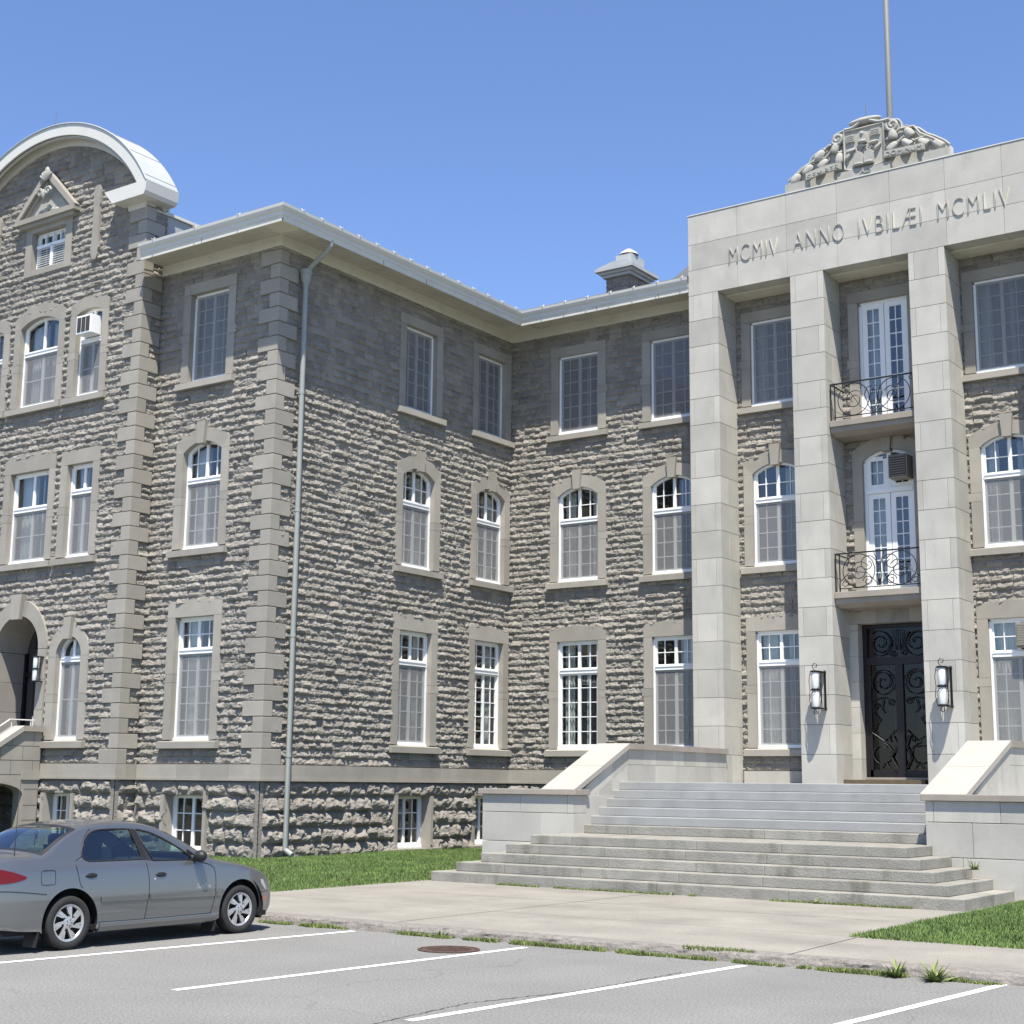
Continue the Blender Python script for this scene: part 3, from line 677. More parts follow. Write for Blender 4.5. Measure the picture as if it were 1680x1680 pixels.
# soffit ribs
c = MB(); x = -27.7
while x < XS+0.9:
    y1 = YC-0.06 if x < XS+0.05 else YC-(x-XS)
    c.poly([(x, YC-0.92, 14.497), (x+0.012, YC-0.92, 14.497), (x+0.012, y1, 14.580), (x, y1, 14.580)], [(0, 1, 2, 3)], M['joint']); x += 0.10
y = YC-0.8
while y < YW-0.9:
    x1 = XS+0.06 if y > YC-0.05 else XS-(y-YC)
    c.poly([(XS+0.92, y, 14.497), (XS+0.92, y+0.012, 14.497), (x1, y+0.012, 14.580), (x1, y, 14.580)], [(0, 1, 2, 3)], M['joint']); y += 0.10
x = XS+1.0
while x < -17.5:
    c.poly([(x, YW-0.92, 14.497), (x+0.012, YW-0.92, 14.497), (x+0.012, YW-0.06, 14.580), (x, YW-0.06, 14.580)], [(0, 1, 2, 3)], M['joint']); x += 0.10
c.build('soffit_rib', parent=B)
# gutter seams
c = MB()
for (x, y0) in ((-20.3, YW), (-18.4, YW), (-25.4, YC)): c.box(x, x+0.012, y0-0.968, y0-0.964, 14.45, 14.56, M['joint'])
for y in (26.7, 28.4, 30.6): c.box(XS+0.964, XS+0.968, y, y+0.012, 14.45, 14.56, M['joint'])
c.box(XS+0.945, XS+0.975, YC-0.975, YC-0.955, 14.44, 14.5, M['joint']); c.box(XS+0.90, XS+0.962, YW-0.975, YW-0.962, 14.43, 14.56, M['joint'])
c.build('gutter_seam', parent=B)
# roofs
c = MB(); e = 1.02; zr = 14.84; rise = 0.40
A = [(-27.53, YC-e, zr), (XS+e, YC-e, zr), (XS+e, YW-e, zr), (-17.52, YW-e, zr)]
Lr = 5.0
Bp = [(-27.53, YC-e+Lr, zr+Lr*rise), (XS+e-Lr, YC-e+Lr, zr+Lr*rise), (XS+e-Lr, YW-e+Lr, zr+Lr*rise), (-17.52, YW-e+Lr, zr+Lr*rise)]
for k in range(3): c.poly([A[k], A[k+1], Bp[k+1], Bp[k]], [(0, 1, 2, 3)], M['shingle'])
Cp = [(-27.53, YC-e+2*Lr, zr), None]
c.poly([Bp[3], Bp[2], (XS+e-Lr, YW+12, zr), (-17.52, YW+12, zr)], [(0, 1, 2, 3)], M['shingle'])
c.poly([Bp[1], Bp[2], (XS+e-2*Lr-3, YW-e+Lr, zr), (XS+e-2*Lr-3, YC, zr)], [(0, 1, 2, 3)], M['shingle'])
# ragged starter edge of shingle tabs
rs = random.Random(3)
def tabs(p0, p1, nrm):
    p0 = Vector(p0); p1 = Vector(p1); L = (p1-p0).length; d = (p1-p0)/L; t = 0
    while t < L:
        w = 0.18+0.2*rs.random(); h = 0.012+0.028*rs.random(); q = p0+d*t
        
        if t < 0.3 or t > L-0.5: t += w; continue
        a = q+Vector(nrm)*0.05; bq = q+d*w*0.93+Vector(nrm)*0.05
        c.poly([a, bq, bq+Vector((0, 0, h))+Vector(nrm)*0.03, a+Vector((0, 0, h))+Vector(nrm)*0.03, a+Vector(nrm)*0.12+Vector((0, 0, h)), bq+Vector(nrm)*0.12+Vector((0, 0, h))], [(0, 1, 2, 3), (3, 2, 5, 4)], M['shingle'])
        t += w
tabs((-27.53, YC-1.05, 14.825), (XS+1.05, YC-1.05, 14.825), (0, 1, 0)); tabs((XS+1.05, YC-1.05, 14.825), (XS+1.05, YW-1.05, 14.825), (-1, 0, 0)); tabs((XS+1.05, YW-1.05, 14.825), (-17.52, YW-1.05, 14.825), (0, 1, 0))
c.build('roof', parent=B)
c = MB(); c.poly([(-20.3, 36, 15.95), (-17.4, 36, 17.6), (-12.7, 42, 19.5), (-20.3, 44, 15.95)], [(0, 1, 2, 3)], M['slate']); c.poly([(-17.4, 36, 17.6), (-8, 36, 17.6), (-12.7, 42, 19.5)], [(0, 1, 2)], M['slate']); c.poly([(-5.1, 36, 15.95), (-8, 36, 17.6), (-12.7, 42, 19.5), (-5.1, 44, 15.95)], [(0, 1, 2, 3)], M['slate']); c.poly([(-5.1, 36, 15.6), (-8, 36, 15.6), (-8, 36, 17.6), (-5.1, 36, 15.95)], [(0, 1, 2, 3)], M['slate'])
c.poly([(-20.3, 36, 15.6), (-17.4, 36, 15.6), (-17.4, 36, 17.6), (-20.3, 36, 15.95)], [(0, 1, 2, 3)], M['slate'])
c.poly([(-17.4, 36, 17.6), (-17.4, 36, 16.2), (-8, 36, 16.2), (-8, 36, 17.6)], [(0, 1, 2, 3)], M['slate'])
c.build('slate_roof', parent=B)
# snow guards / gutter straps
sg0 = None
def guard(p, d):
    global sg0
    if sg0 is None:
        c = MB(); c.box(-0.015, 0.015, -0.06, 0.0, 0.0, 0.016, M['gutter']); c.prism([(-0.015, 0.0), (0.05, 0.075), (0.065, 0.075), (0.012, 0.0)], -0.011, 0.011, M['gutter'], axis='x'); sg0 = c.mesh('snow_guard')
    link('snow_guard', sg0, B, matrix=Matrix.Translation(p) @ Matrix.Rotation(d, 4, 'Z'))
for k in range(15): guard((XS+1.05, YC-0.4+k*0.66, 14.825), R(90))
for k in range(7): guard((XS+1.75+k*0.72, YW-1.05, 14.825), 0)
for k in range(3): guard((-27.0+k*1.45, YC-1.05, 14.825), 0)
# --- chimney ------------------------------------------------------------------
rock_wall('chimney', FRONT(37.0), -22.67, -21.86, 16.0, 17.08, rects_keep([]), B, seed=71, zph=16.0)
rock_wall('chimney', SIDE(-21.86), 37.0, 38.1, 16.0, 17.08, rects_keep([]), B, seed=73, zph=16.0)
c = MB(); 
for (o, a, b) in ((0.08, 17.05, 17.14), (0.16, 17.14, 17.22), (0.26, 17.22, 17.32)): c.box(-22.67-o, -21.86+o, 37-o, 38.1+o, a, b-0.002, M['tin'])
c.prism([(-22.93, 17.32), (-21.60, 17.32), (-21.80, 17.46), (-22.36, 17.46)], 36.76, 38.3, M['tin'])
c.box(-22.34, -21.80, 37.02, 37.8, 17.46, 17.72, M['tin']); c.lathe([(0.13, 17.72), (0.13, 17.80)], (-22.05, 37.3, 0), M['room'], 16)
c.lathe([(0.30, 17.77), (0.27, 17.82), (0.16, 17.90), (0.09, 17.95), (0.0, 17.97)], (-22.05, 37.3, 0), M['gutter'], 20)
c.build('chimney_cap', parent=B, auto=35)

# --- pavilion curved cornice and vault -----------------------------------------
c = MB(); cx = PC+0.22; NA = 48
def arcp(r, zc=ZC, amax=None, n=NA):
    a = amax; return [(cx+r*math.sin(-a+2*a*i/n), zc+r*math.cos(-a+2*a*i/n)) for i in range(n+1)]
zi = 16.48; amx = math.acos((zi-ZC)/RO)
A = arcp(RO, amax=amx); A1 = arcp(RO-0.05, amax=amx); F = arcp(RO-0.30, amax=amx); F2 = arcp(RO-0.36, amax=amx); G = arcp(RO-0.55, amax=amx-0.02)
yf, ybk = 23.10, 24.15
c.strip(A, F, yf, yf+0.05, M['gutter']); c.strip(F, F2, yf+0.08, yf+0.12, M['gutter'])
GW_ = [(-31.66+4.52*math.sin(-0.93+1.86*i/NA), 13.9+4.52*math.cos(-0.93+1.86*i/NA)) for i in range(NA+1)]; GW2 = [(-31.66+4.85*math.sin(-0.93+1.86*i/NA), 13.9+4.85*math.cos(-0.93+1.86*i/NA)) for i in range(NA+1)]
c.strip(GW2, GW_, YP-0.06, YP+0.1, M['gutter'])
# soffit
n = len(F); vs = [(a, yf+0.05, b) for a, b in F2]+[(a, YP, b) for a, b in GW2]; c.poly(vs, [(i, i+1, n+i+1, n+i) for i in range(n-1)], M['soffit'])
c.build('curved_cornice', parent=B, auto=35)
c = MB(); n = len(A); vs = [(a, yf-0.0, b+0.004) for a, b in A]+[(a, ybk, b+0.004) for a, b in A]
c.poly(vs, [(i, i+1, n+i+1, n+i) for i in range(n-1)], M['tin'])
A_in = arcp(RO-0.2, amax=amx); vs = [(a, ybk, b) for a, b in A]+[(a, ybk, b) for a, b in A_in]; c.poly([(cx, ybk, zi)]+[(a, ybk, b) for a, b in A], [(0, i+1, i+2) for i in range(len(A)-1)], M['tin'])
for k in range(2, NA, 5):     # standing seams
    a, b = A[k]; c.tube([(a, yf+0.02, b+0.012), (a, ybk, b+0.012)], 0.008, M['tin'])
c.tube([(a, yf-0.01, b+0.01) for a, b in A], 0.022, M['tin'])
c.build('vault_roof', parent=B, auto=50)
for sg in (-1, 1):
    c = MB()
    xo = cx+sg*RO*math.sin(amx)+sg*0.02
    # cornice return block
    def X(v): return xo-sg*v
    pts = [(X(0), 16.49), (X(1.58), 16.49), (X(1.25), 16.13), (X(0.10), 16.13), (X(0.04), 16.22)]
    c.prism(pts, yf-0.01, ybk, M['gutter']); pts = [(X(0.40), 16.3), (X(1.15), 16.3), (X(1.03), 15.98), (X(0.40), 15.98)]
    c.prism(pts, YP-0.06, YC+0.1, M['gutter'])
    c.build('cornice_return', parent=B)
c = MB(); c.box(-35.5, XP-0.12, YC-0.02, 32, 14.3, 16.02, M['tin'], tint=.5); c.box(-35.6, XP-0.06, YC-0.05, 32, 16.02, 16.10, M['gutter'])
for y in (25.2, 26.9, 28.6): c.box(XP-0.12, XP-0.112, y, y+0.02, 14.8, 16.02, M['gutter'])
c.build('parapet_cladding', parent=B)
c = MB(); c.tube([(-35.02, 26, 16.0), (-35.04, 26, 21.4)], 0.012, M['pole']); c.build('lightning_rod', parent=B)
# entrance arch of the pavilion
c = MB(); ri, ro_, zs = 0.86, 1.17, 5.10; n = 20
O_ = [(PC+ro_*math.cos(PI*i/n), zs+ro_*math.sin(PI*i/n)*1.08) for i in range(n+1)]; I_ = [(PC+ri*math.cos(PI*i/n), zs+ri*math.sin(PI*i/n)) for i in range(n+1)]
for j in range(0, n, 4): c.strip(O_[j:j+5], I_[j:j+5], -0.05, 0.95, M['dressed'])
for sg in (-1, 1):
    z = ZW-0.2
    while z < zs-0.05:
        a, b = sorted((PC+sg*ri, PC+sg*ro_)); c.box(a, b, -0.05, 0.95, z+0.004, min(z+0.75, zs)-0.004, M['dressed']); z += 0.75
c.prism([(PC-0.16, zs+ri-0.1), (PC+0.16, zs+ri-0.1), (PC+0.22, zs+ro_+0.22), (PC-0.22, zs+ro_+0.22)], -0.16, -0.051, M['dressed'])
c.build('arched_surround', parent=B, matrix=mP)
c = MB(); c.poly([(PC-1.0, 0.95, ZW-0.2), (PC+1.0, 0.95, ZW-0.2), (PC+1.0, 0.95, 6.1), (PC-1.0, 0.95, 6.1)], [(0, 1, 2, 3)], M['room'])
for sg in (-1, 1): c.box(min(PC+sg*0.86, PC+sg*0.78), max(PC+sg*0.86, PC+sg*0.78), 0.86, 0.94, ZW, 5.1, M['door_iron'])
for x in (-0.4, 0.0, 0.4): c.box(PC+x-0.04, PC+x+0.04, 0.86, 0.93, ZW, 5.9, M['door_iron'])
c.box(PC-0.8, PC+0.8, 0.86, 0.93, 4.5, 4.6, M['door_iron']); c.box(PC-0.36, PC-0.06, 0.84, 0.88, 3.0, 3.5, M['opal']); c.build('side_door', parent=B, matrix=mP)
c = MB(); c.box(PC-1.3, PC+1.3, -0.6, 1.0, 1.9, 2.10, M['dressed']); c.build('porch_floor', parent=B, matrix=mP)

# --- portico ----------------------------------------------------------------------
YQ = 32.60
def pillar(x0, x1, label=None):
    c = MB(); z = 14.30; k = 0; h = 0.6845
    c.box(x0+0.015, x1-0.015, YQ+0.015, YW+0.1, 1.9, 14.29, M['joint'])
    while z > 2.0:
        zb = max(z-h, 1.98)
        if k % 2 == 0:
            m = x0+0.13; m2 = x1-0.15
            c.box(x0, m-0.003, YQ, YW+0.0, zb+0.005, z-0.005, M['pale'], bev=0.004); c.box(m+0.003, m2-0.003, YQ, YQ+0.3, zb+0.005, z-0.005, M['pale'], bev=0.004); c.box(m2+0.003, x1, YQ, YW-0.0, zb+0.005, z-0.005, M['pale'], bev=0.004)
        else: 
            c.box(x0, x1, YQ, YQ+0.42, zb+0.005, z-0.005, M['pale'], bev=0.004); c.box(x0, x1, YQ+0.426, YW, zb+0.005, z-0.005, M['pale'], bev=0.004)
        z -= h; k += 1
    return c.build('pillar', parent=B, label=label)
PX = [(-17.49, -16.66), (-14.67, -13.81), (-11.67, -10.81), (-8.80, -7.99)]
for a, b in PX: pillar(a, b)
c = MB(); rows = [(14.30, 14.98), (14.98, 15.67), (15.67, 16.46)]; vj = [-17.49, -16.09, -14.74, -13.41, -12.07, -10.73, -9.40, -7.99]
c.box(-17.475, -8.005, YQ+0.015, YW+0.6, 14.31, 16.44, M['joint'])
for ri_, (a, b) in enumerate(rows):
    for i in range(7):
        x0, x1 = vj[i], vj[i+1]
        if i == 0 and ri_ == 1:
            c.box(x0, x0+0.10, YQ, YQ+1.6, a+0.004, b-0.004, M['pale'], bev=0.003); x0 += 0.106
        c.box(x0+(0.003 if i else 0), x1-(0.003 if i < 6 else 0), YQ, YQ+(0.5 if 0 < i < 6 else 1.6), a+0.004, b-0.004, M['pale'], bev=0.003)
c.box(-17.51, -7.97, YQ-0.015, YQ+1.6, 16.462, 16.485, M['gutter'])
c.box(-17.45, -8.03, YQ+0.45, YW+2.0, 14.27, 14.305, M['soffit'])
c.build('lintel_frieze', parent=B)

def text_mesh(s, size, ext, m, name, x0, x1, y, z, h, parent, space=1.0, italic=0, rot=0.0, mx=None, thin=0.0):
    cu = bpy.data.curves.new('tmp_text', 'FONT'); cu.body = s; cu.size = size; cu.extrude = ext; cu.space_character = space; cu.shear = italic; cu.offset = thin
    to = bpy.data.objects.new('tmp_text', cu); COL.objects.link(to); bpy.context.view_layer.update()
    me = bpy.data.meshes.new_from_object(to.evaluated_get(bpy.context.evaluated_depsgraph_get())); bpy.data.objects.remove(to); me.name = name
    co = np.zeros(len(me.vertices)*3); me.vertices.foreach_get('co', co); co = co.reshape(-1, 3)
    mn, mxx = co.min(0), co.max(0)
    X = x0+(co[:, 0]-mn[0])/(mxx[0]-mn[0])*(x1-x0); Z = z+(co[:, 1]-mn[1])/(mxx[1]-mn[1])*h; Y = y-co[:, 2]
    if rot: Z = Z+(X-x0)*math.tan(rot)
    me.vertices.foreach_set('co', np.stack([X, Y, Z], -1).ravel()); me.materials.clear(); me.materials.append(m); me.update()
    return link(name, me, parent, matrix=mx)
for s, a, b in (('MCMIV', -16.32, -14.98), ('ANNO', -14.55, -13.23), ('IVBIL\u00c6I', -12.86, -11.31), ('MCMLIV', -10.92, -9.25)):
    text_mesh(s, 0.5, 0.018, M['pale'], 'inscription', a, b, YQ-0.010, 14.955, 0.44, B, space=1.15, thin=-0.011)

# crest
CR = link('crest', None, None) if False else None
out = [(-2.0, 0.0), (-1.97, 0.37), (-1.87, 0.43), (-1.76, 0.51), (-1.61, 0.62), (-1.41, 0.7), (-1.33, 0.83), (-1.18, 0.93), (-0.99, 0.99), (-0.82, 1.01), (-0.77, 1.16), (-0.73, 1.27), (-0.59, 1.31), (-0.45, 1.34), (-0.29, 1.35), (-0.24, 1.47), (-0.1, 1.47), (0.12, 1.51), (0.41, 1.47), (0.48, 1.35), (0.65, 1.33), (0.91, 1.27), (0.97, 1.18), (0.98, 1.04), (1.21, 1.01), (1.41, 0.92), (1.59, 0.74), (1.76, 0.64), (2.01, 0.46), (2.12, 0.34), (2.13, 0.0)]
ox, oz = -12.74, 16.486
c = MB(); K = M['carved']; yb = YQ+0.42
c.prism([(ox+a, oz+b) for a, b in out], YQ+0.16, yb, K)
c.tube([(ox+a, YQ+0.17, oz+b) for a, b in out[1:-1]], 0.035, K)
c.box(ox-2.0, ox-1.38, YQ+0.0, YQ+0.2, oz, oz+0.22, K); c.box(ox+1.5, ox+2.13, YQ+0.0, YQ+0.2, oz, oz+0.22, K); c.box(ox-0.62, ox+0.72, YQ-0.0, YQ+0.2, oz, oz+0.2, K)
def spiral(x, z, r, turns=1.4, t0=0.0, y=YQ+0.08, rad=0.045, sg=1):
    n = 26; c.tube([(x+sg*r*(1-0.75*i/n)*math.cos(t0+turns*2*PI*i/n), y, z+r*(1-0.75*i/n)*math.sin(t0+turns*2*PI*i/n)) for i in range(n+1)], rad, K, n=8)
spiral(ox-0.62, oz+1.12, 0.15, t0=3.6); spiral(ox+0.78, oz+1.14, 0.16, t0=2.4)
sh = [(-0.44, 1.24), (0.56, 1.24), (0.56, 0.24), (0.3, 0.22), (-0.30, 0.22), (-0.44, 0.27)]
c.prism([(ox+a, oz+b) for a, b in sh], YQ+0.06, YQ+0.17, K); c.tube([(ox+a, YQ+0.05, oz+b) for a, b in sh], 0.03, K, closed=True)
for (a, b, q) in ((-0.06, 0.44, 1.0), (0.20, 0.44, 1.0), (0.05, 0.98, 0.85)):
    c.prism([(ox+a-0.12*q, oz+b-0.17*q), (ox+a+0.12*q, oz+b-0.17*q), (ox+a+0.125*q, oz+b+0.06*q), (ox+a+0.085*q, oz+b+0.15*q), (ox+a, oz+b+0.18*q), (ox+a-0.085*q, oz+b+0.15*q), (ox+a-0.125*q, oz+b+0.06*q)], YQ-0.04, YQ+0.07, K)
    c.blob((ox+a, YQ-0.02, oz+b-0.14*q), (0.125*q, 0.06, 0.045), K)
c.blob((ox+0.05, YQ-0.02, oz+1.06), (0.055, 0.06, 0.06), K)
for a in (-0.06, 0.2):
    spiral(ox+a, oz+0.68, 0.08, y=YQ+0.02, rad=0.022)
for (a, b, rt) in ((-0.26, 0.70, 1.3), (0.02, 0.78, 1.7), (0.32, 0.80, 1.4), (0.42, 0.66, 0.8), (-0.33, 0.58, 0.6)): c.blob((ox+a, YQ+0.03, oz+b), (0.05, 0.06, 0.13), K, rot=rt, taper=0.4)
c.box(ox-0.38, ox-0.16, YQ+0.02, YQ+0.07, oz+0.92, oz+1.12, K); c.box(ox+0.24, ox+0.48, YQ+0.02, YQ+0.07, oz+0.96, oz+1.14, K)
for k in range(4): c.box(ox-0.36, ox-0.18, YQ+0.005, YQ+0.019, oz+0.94+k*0.045, oz+0.96+k*0.045, K); c.box(ox+0.26, ox+0.46, YQ+0.005, YQ+0.019, oz+0.98+k*0.04, oz+0.995+k*0.04, K)
def bell(x, z, rt, seed):
    # fluted trumpet flower, mouth pointing down-left / down-right
    pr = [(0.0, -0.17), (0.05, -0.155), (0.085, -0.11), (0.105, -0.04), (0.112, 0.03), (0.115, 0.08), (0.10, 0.115), (0.06, 0.125), (0.0, 0.12)]; n = 20; vs = []
    for (r, h) in pr:
        for k in range(n):
            a = 2*PI*k/n; rr = r*(1+0.05*math.cos(5*a+seed)); px, py, pz = rr*math.cos(a), rr*math.sin(a)*0.9, -h
            vs.append((x+px*math.cos(rt)-pz*math.sin(-rt)*1.0, YQ+0.11+py, z+px*math.sin(-rt)+pz*math.cos(rt)))
    c.poly(vs, [(i*n+k, i*n+(k+1) % n, (i+1)*n+(k+1) % n, (i+1)*n+k) for i in range(len(pr)-1) for k in range(n)], K)
bells = [(-1.75, 0.34, 0.6), (-1.42, 0.5, 0.7), (-1.1, 0.8, 0.75), (-0.69, 0.90, 0.4), (-1.03, 0.56, 0.8), (-0.59, 0.60, 0.1), (0.78, 0.90, 0.0), (1.18, 0.84, -0.5), (1.12, 0.59, -0.8), (1.53, 0.5, -0.9), (1.88, 0.37, -0.8), (0.75, 0.58, 0.9)]
for i, (a, b, rt) in enumerate(bells):
    bell(ox+a, oz+b, rt, i)
    dx, dz = -math.sin(rt)*0.2, 0.2*math.cos(rt); spiral(ox+a-dx*0.8, oz+b+dz*0.9, 0.07, turns=0.8, t0=i, y=YQ+0.13, rad=0.02)
for pts in ([(-1.84, 0.36), (-1.55, 0.56), (-1.3, 0.70), (-0.95, 0.72), (-0.8, 0.85), (-0.52, 0.75)], [(-1.2, 0.84), (-1.0, 0.9), (-0.85, 1.02), (-0.6, 0.95)], [(0.62, 0.8), (0.95, 1.0), (1.3, 0.98), (1.45, 0.76), (1.75, 0.56), (1.96, 0.40)], [(0.65, 0.5), (0.9, 0.66), (1.05, 0.78), (1.3, 0.62), (1.6, 0.66)]):
    c.tube([(ox+a, YQ+0.10, oz+b) for a, b in pts], 0.034, K)
for (p0, p1) in (((-0.42, 1.30), (-0.02, 1.40)), ((0.22, 1.40), (0.72, 1.30))):
    c.tube([(ox+p0[0]+(p1[0]-p0[0])*t/8, YQ+0.05, oz+p0[1]+(p1[1]-p0[1])*t/8-0.05*math.sin(PI*t/8)) for t in range(9)], 0.04, K)
c.blob((ox+0.08, YQ+0.12, oz+1.44), (0.42, 0.12, 0.09), K)
# ribbons
A = [(ox-1.42+0.92*i/8, oz+0.36+0.10*math.sin(i/8*PI*0.7)) for i in range(9)]; Bq = [(a, b-0.17) for a, b in A]; c.strip(A, Bq, YQ-0.06, YQ+0.02, K)
A = [(ox+0.60+0.98*i/8, oz+0.46-0.02*i/8) for i in range(9)]; Bq = [(a, b-0.16) for a, b in A]; c.strip(A, Bq, YQ-0.06, YQ+0.02, K)
CRO = c.build('crest', parent=B, auto=50)
text_mesh('SEMPER', 0.16, 0.010, M['carved'], 'lettering', ox-1.38, ox-0.54, YQ-0.065, oz+0.20, 0.12, B, rot=R(7))
text_mesh('AD', 0.16, 0.010, M['carved'], 'lettering', ox-0.04, ox+0.24, YQ-0.005, oz+0.05, 0.11, B)
text_mesh('DOMINUM', 0.16, 0.010, M['carved'], 'lettering', ox+0.64, ox+1.53, YQ-0.065, oz+0.32, 0.11, B, rot=R(-1))
c = MB(); c.tube([(-12.82, 33.2, 16.4), (-12.81, 33.2, 18.62)], 0.012, M['pole']); c.build('lightning_rod', parent=B)

# balconies, doors
def scroll_path(x, z, r, turns, t0, sg, y, shrink=0.7, n=30):
    return [(x+r*(1-shrink*i/n)*math.cos(t0+sg*turns*2*PI*i/n), y, z+r*(1-shrink*i/n)*math.sin(t0+sg*turns*2*PI*i/n)) for i in range(n+1)]
def balcony(zt, kind):
    c = MB(); x0, x1 = -13.80, -11.68; y0 = 32.72
    c.box(x0, x1, y0, YW, zt-0.15, zt, M['cope'], bev=0.01); c.prism([(y0+0.05, zt-0.27), (y0+0.05, zt-0.152), (YW-0.0, zt-0.152), (YW-0.0, zt-0.36), (y0+0.25, zt-0.36)], x0+0.003, x1-0.003, M['cope'], axis='x')
    bo = c.build('balcony', parent=B, label='upper stone balcony' if kind else 'lower stone balcony')
    c = MB(); y = 32.78; H = 0.92; I = M['iron']
    c.box(x0+0.02, x1-0.02, y-0.02, y+0.02, zt+H-0.03, zt+H, I); c.box(x0+0.12, x1-0.04, y-0.012, y+0.012, zt+0.07, zt+0.09, I)
    for x in (x0+0.03, x0+0.13, x1-0.05): c.box(x-0.012, x+0.012, y-0.012, y+0.012, zt, zt+H-0.03, I)
    cx1, cx2, cz, r = x0+0.60, x1-0.52, zt+0.48, 0.39
    for (cxx, sg) in ((cx1, 1), (cx2, -1)):
        c.tube(scroll_path(cxx, cz, r, 1.0, 0 if sg > 0 else PI, sg, y, 0.0, 36), 0.011, I)
        c.tube(scroll_path(cxx+sg*0.02, cz-0.02, 0.24, 1.6, 0.5 if sg > 0 else PI-0.5, sg, y, 0.75, 36), 0.010, I)
    xm = (x0+x1)/2+0.04
    if kind:
        for sg in (-1, 1):
            c.tube([(xm+sg*0.03, y, zt+0.10), (xm+sg*0.12, y, zt+0.25), (xm+sg*0.22, y, zt+0.55), (xm+sg*0.16, y, zt+0.72), (xm+sg*0.05, y, zt+0.74)], 0.010, I)
            c.tube([(xm+sg*0.02, y, zt+0.10), (xm+sg*0.10, y, zt+0.42), (xm+sg*0.07, y, zt+0.62), (xm, y, zt+0.66), (xm-sg*0.04, y, zt+0.55)], 0.010, I)
            c.tube([(xm+sg*0.05, y, zt+0.09), (xm+sg*0.33, y, zt+0.28), (xm+sg*0.55, y, zt+0.62), (xm+sg*0.75, y, zt+0.85)], 0.010, I)
            c.tube(scroll_path(xm+sg*0.93, zt+0.80, 0.07, 1.1, 0, sg, y), 0.009, I)
    else:
        for sg in (-1, 1):
            c.tube([(xm, y, zt+0.12), (xm+sg*0.05, y, zt+0.32), (xm+sg*0.02, y, zt+0.6), (xm+sg*0.12, y, zt+0.88)], 0.010, I)
            c.tube(scroll_path(xm+sg*0.28, zt+0.62, 0.22, 1.2, PI if sg > 0 else 0, -sg, y), 0.010, I)
            c.tube(scroll_path(xm+sg*0.28, zt+0.22, 0.13, 1.3, 0 if sg > 0 else PI, sg, y), 0.010, I)
            c.tube([(xm+sg*0.04, y, zt+0.14), (xm+sg*0.3, y, zt+0.42), (xm+sg*0.7, y, zt+0.48), (xm+sg*0.95, y, zt+0.25)], 0.010, I)
            c.tube(scroll_path(xm+sg*0.85, zt+0.20, 0.10, 1.2, PI/2, sg, y), 0.009, I)
        c.prism([(xm-0.05, zt+0.26), (xm+0.05, zt+0.26), (xm, zt+0.09)], y-0.01, y+0.01, I)
    for x in (x0+0.03, x1-0.03):
        c.box(x-0.012, x+0.012, y, YW, zt+H-0.028, zt+H-0.004, I)
    rl = c.build('railing', parent=bo)
    return bo
balcony(10.54, True); balcony(6.42, False)

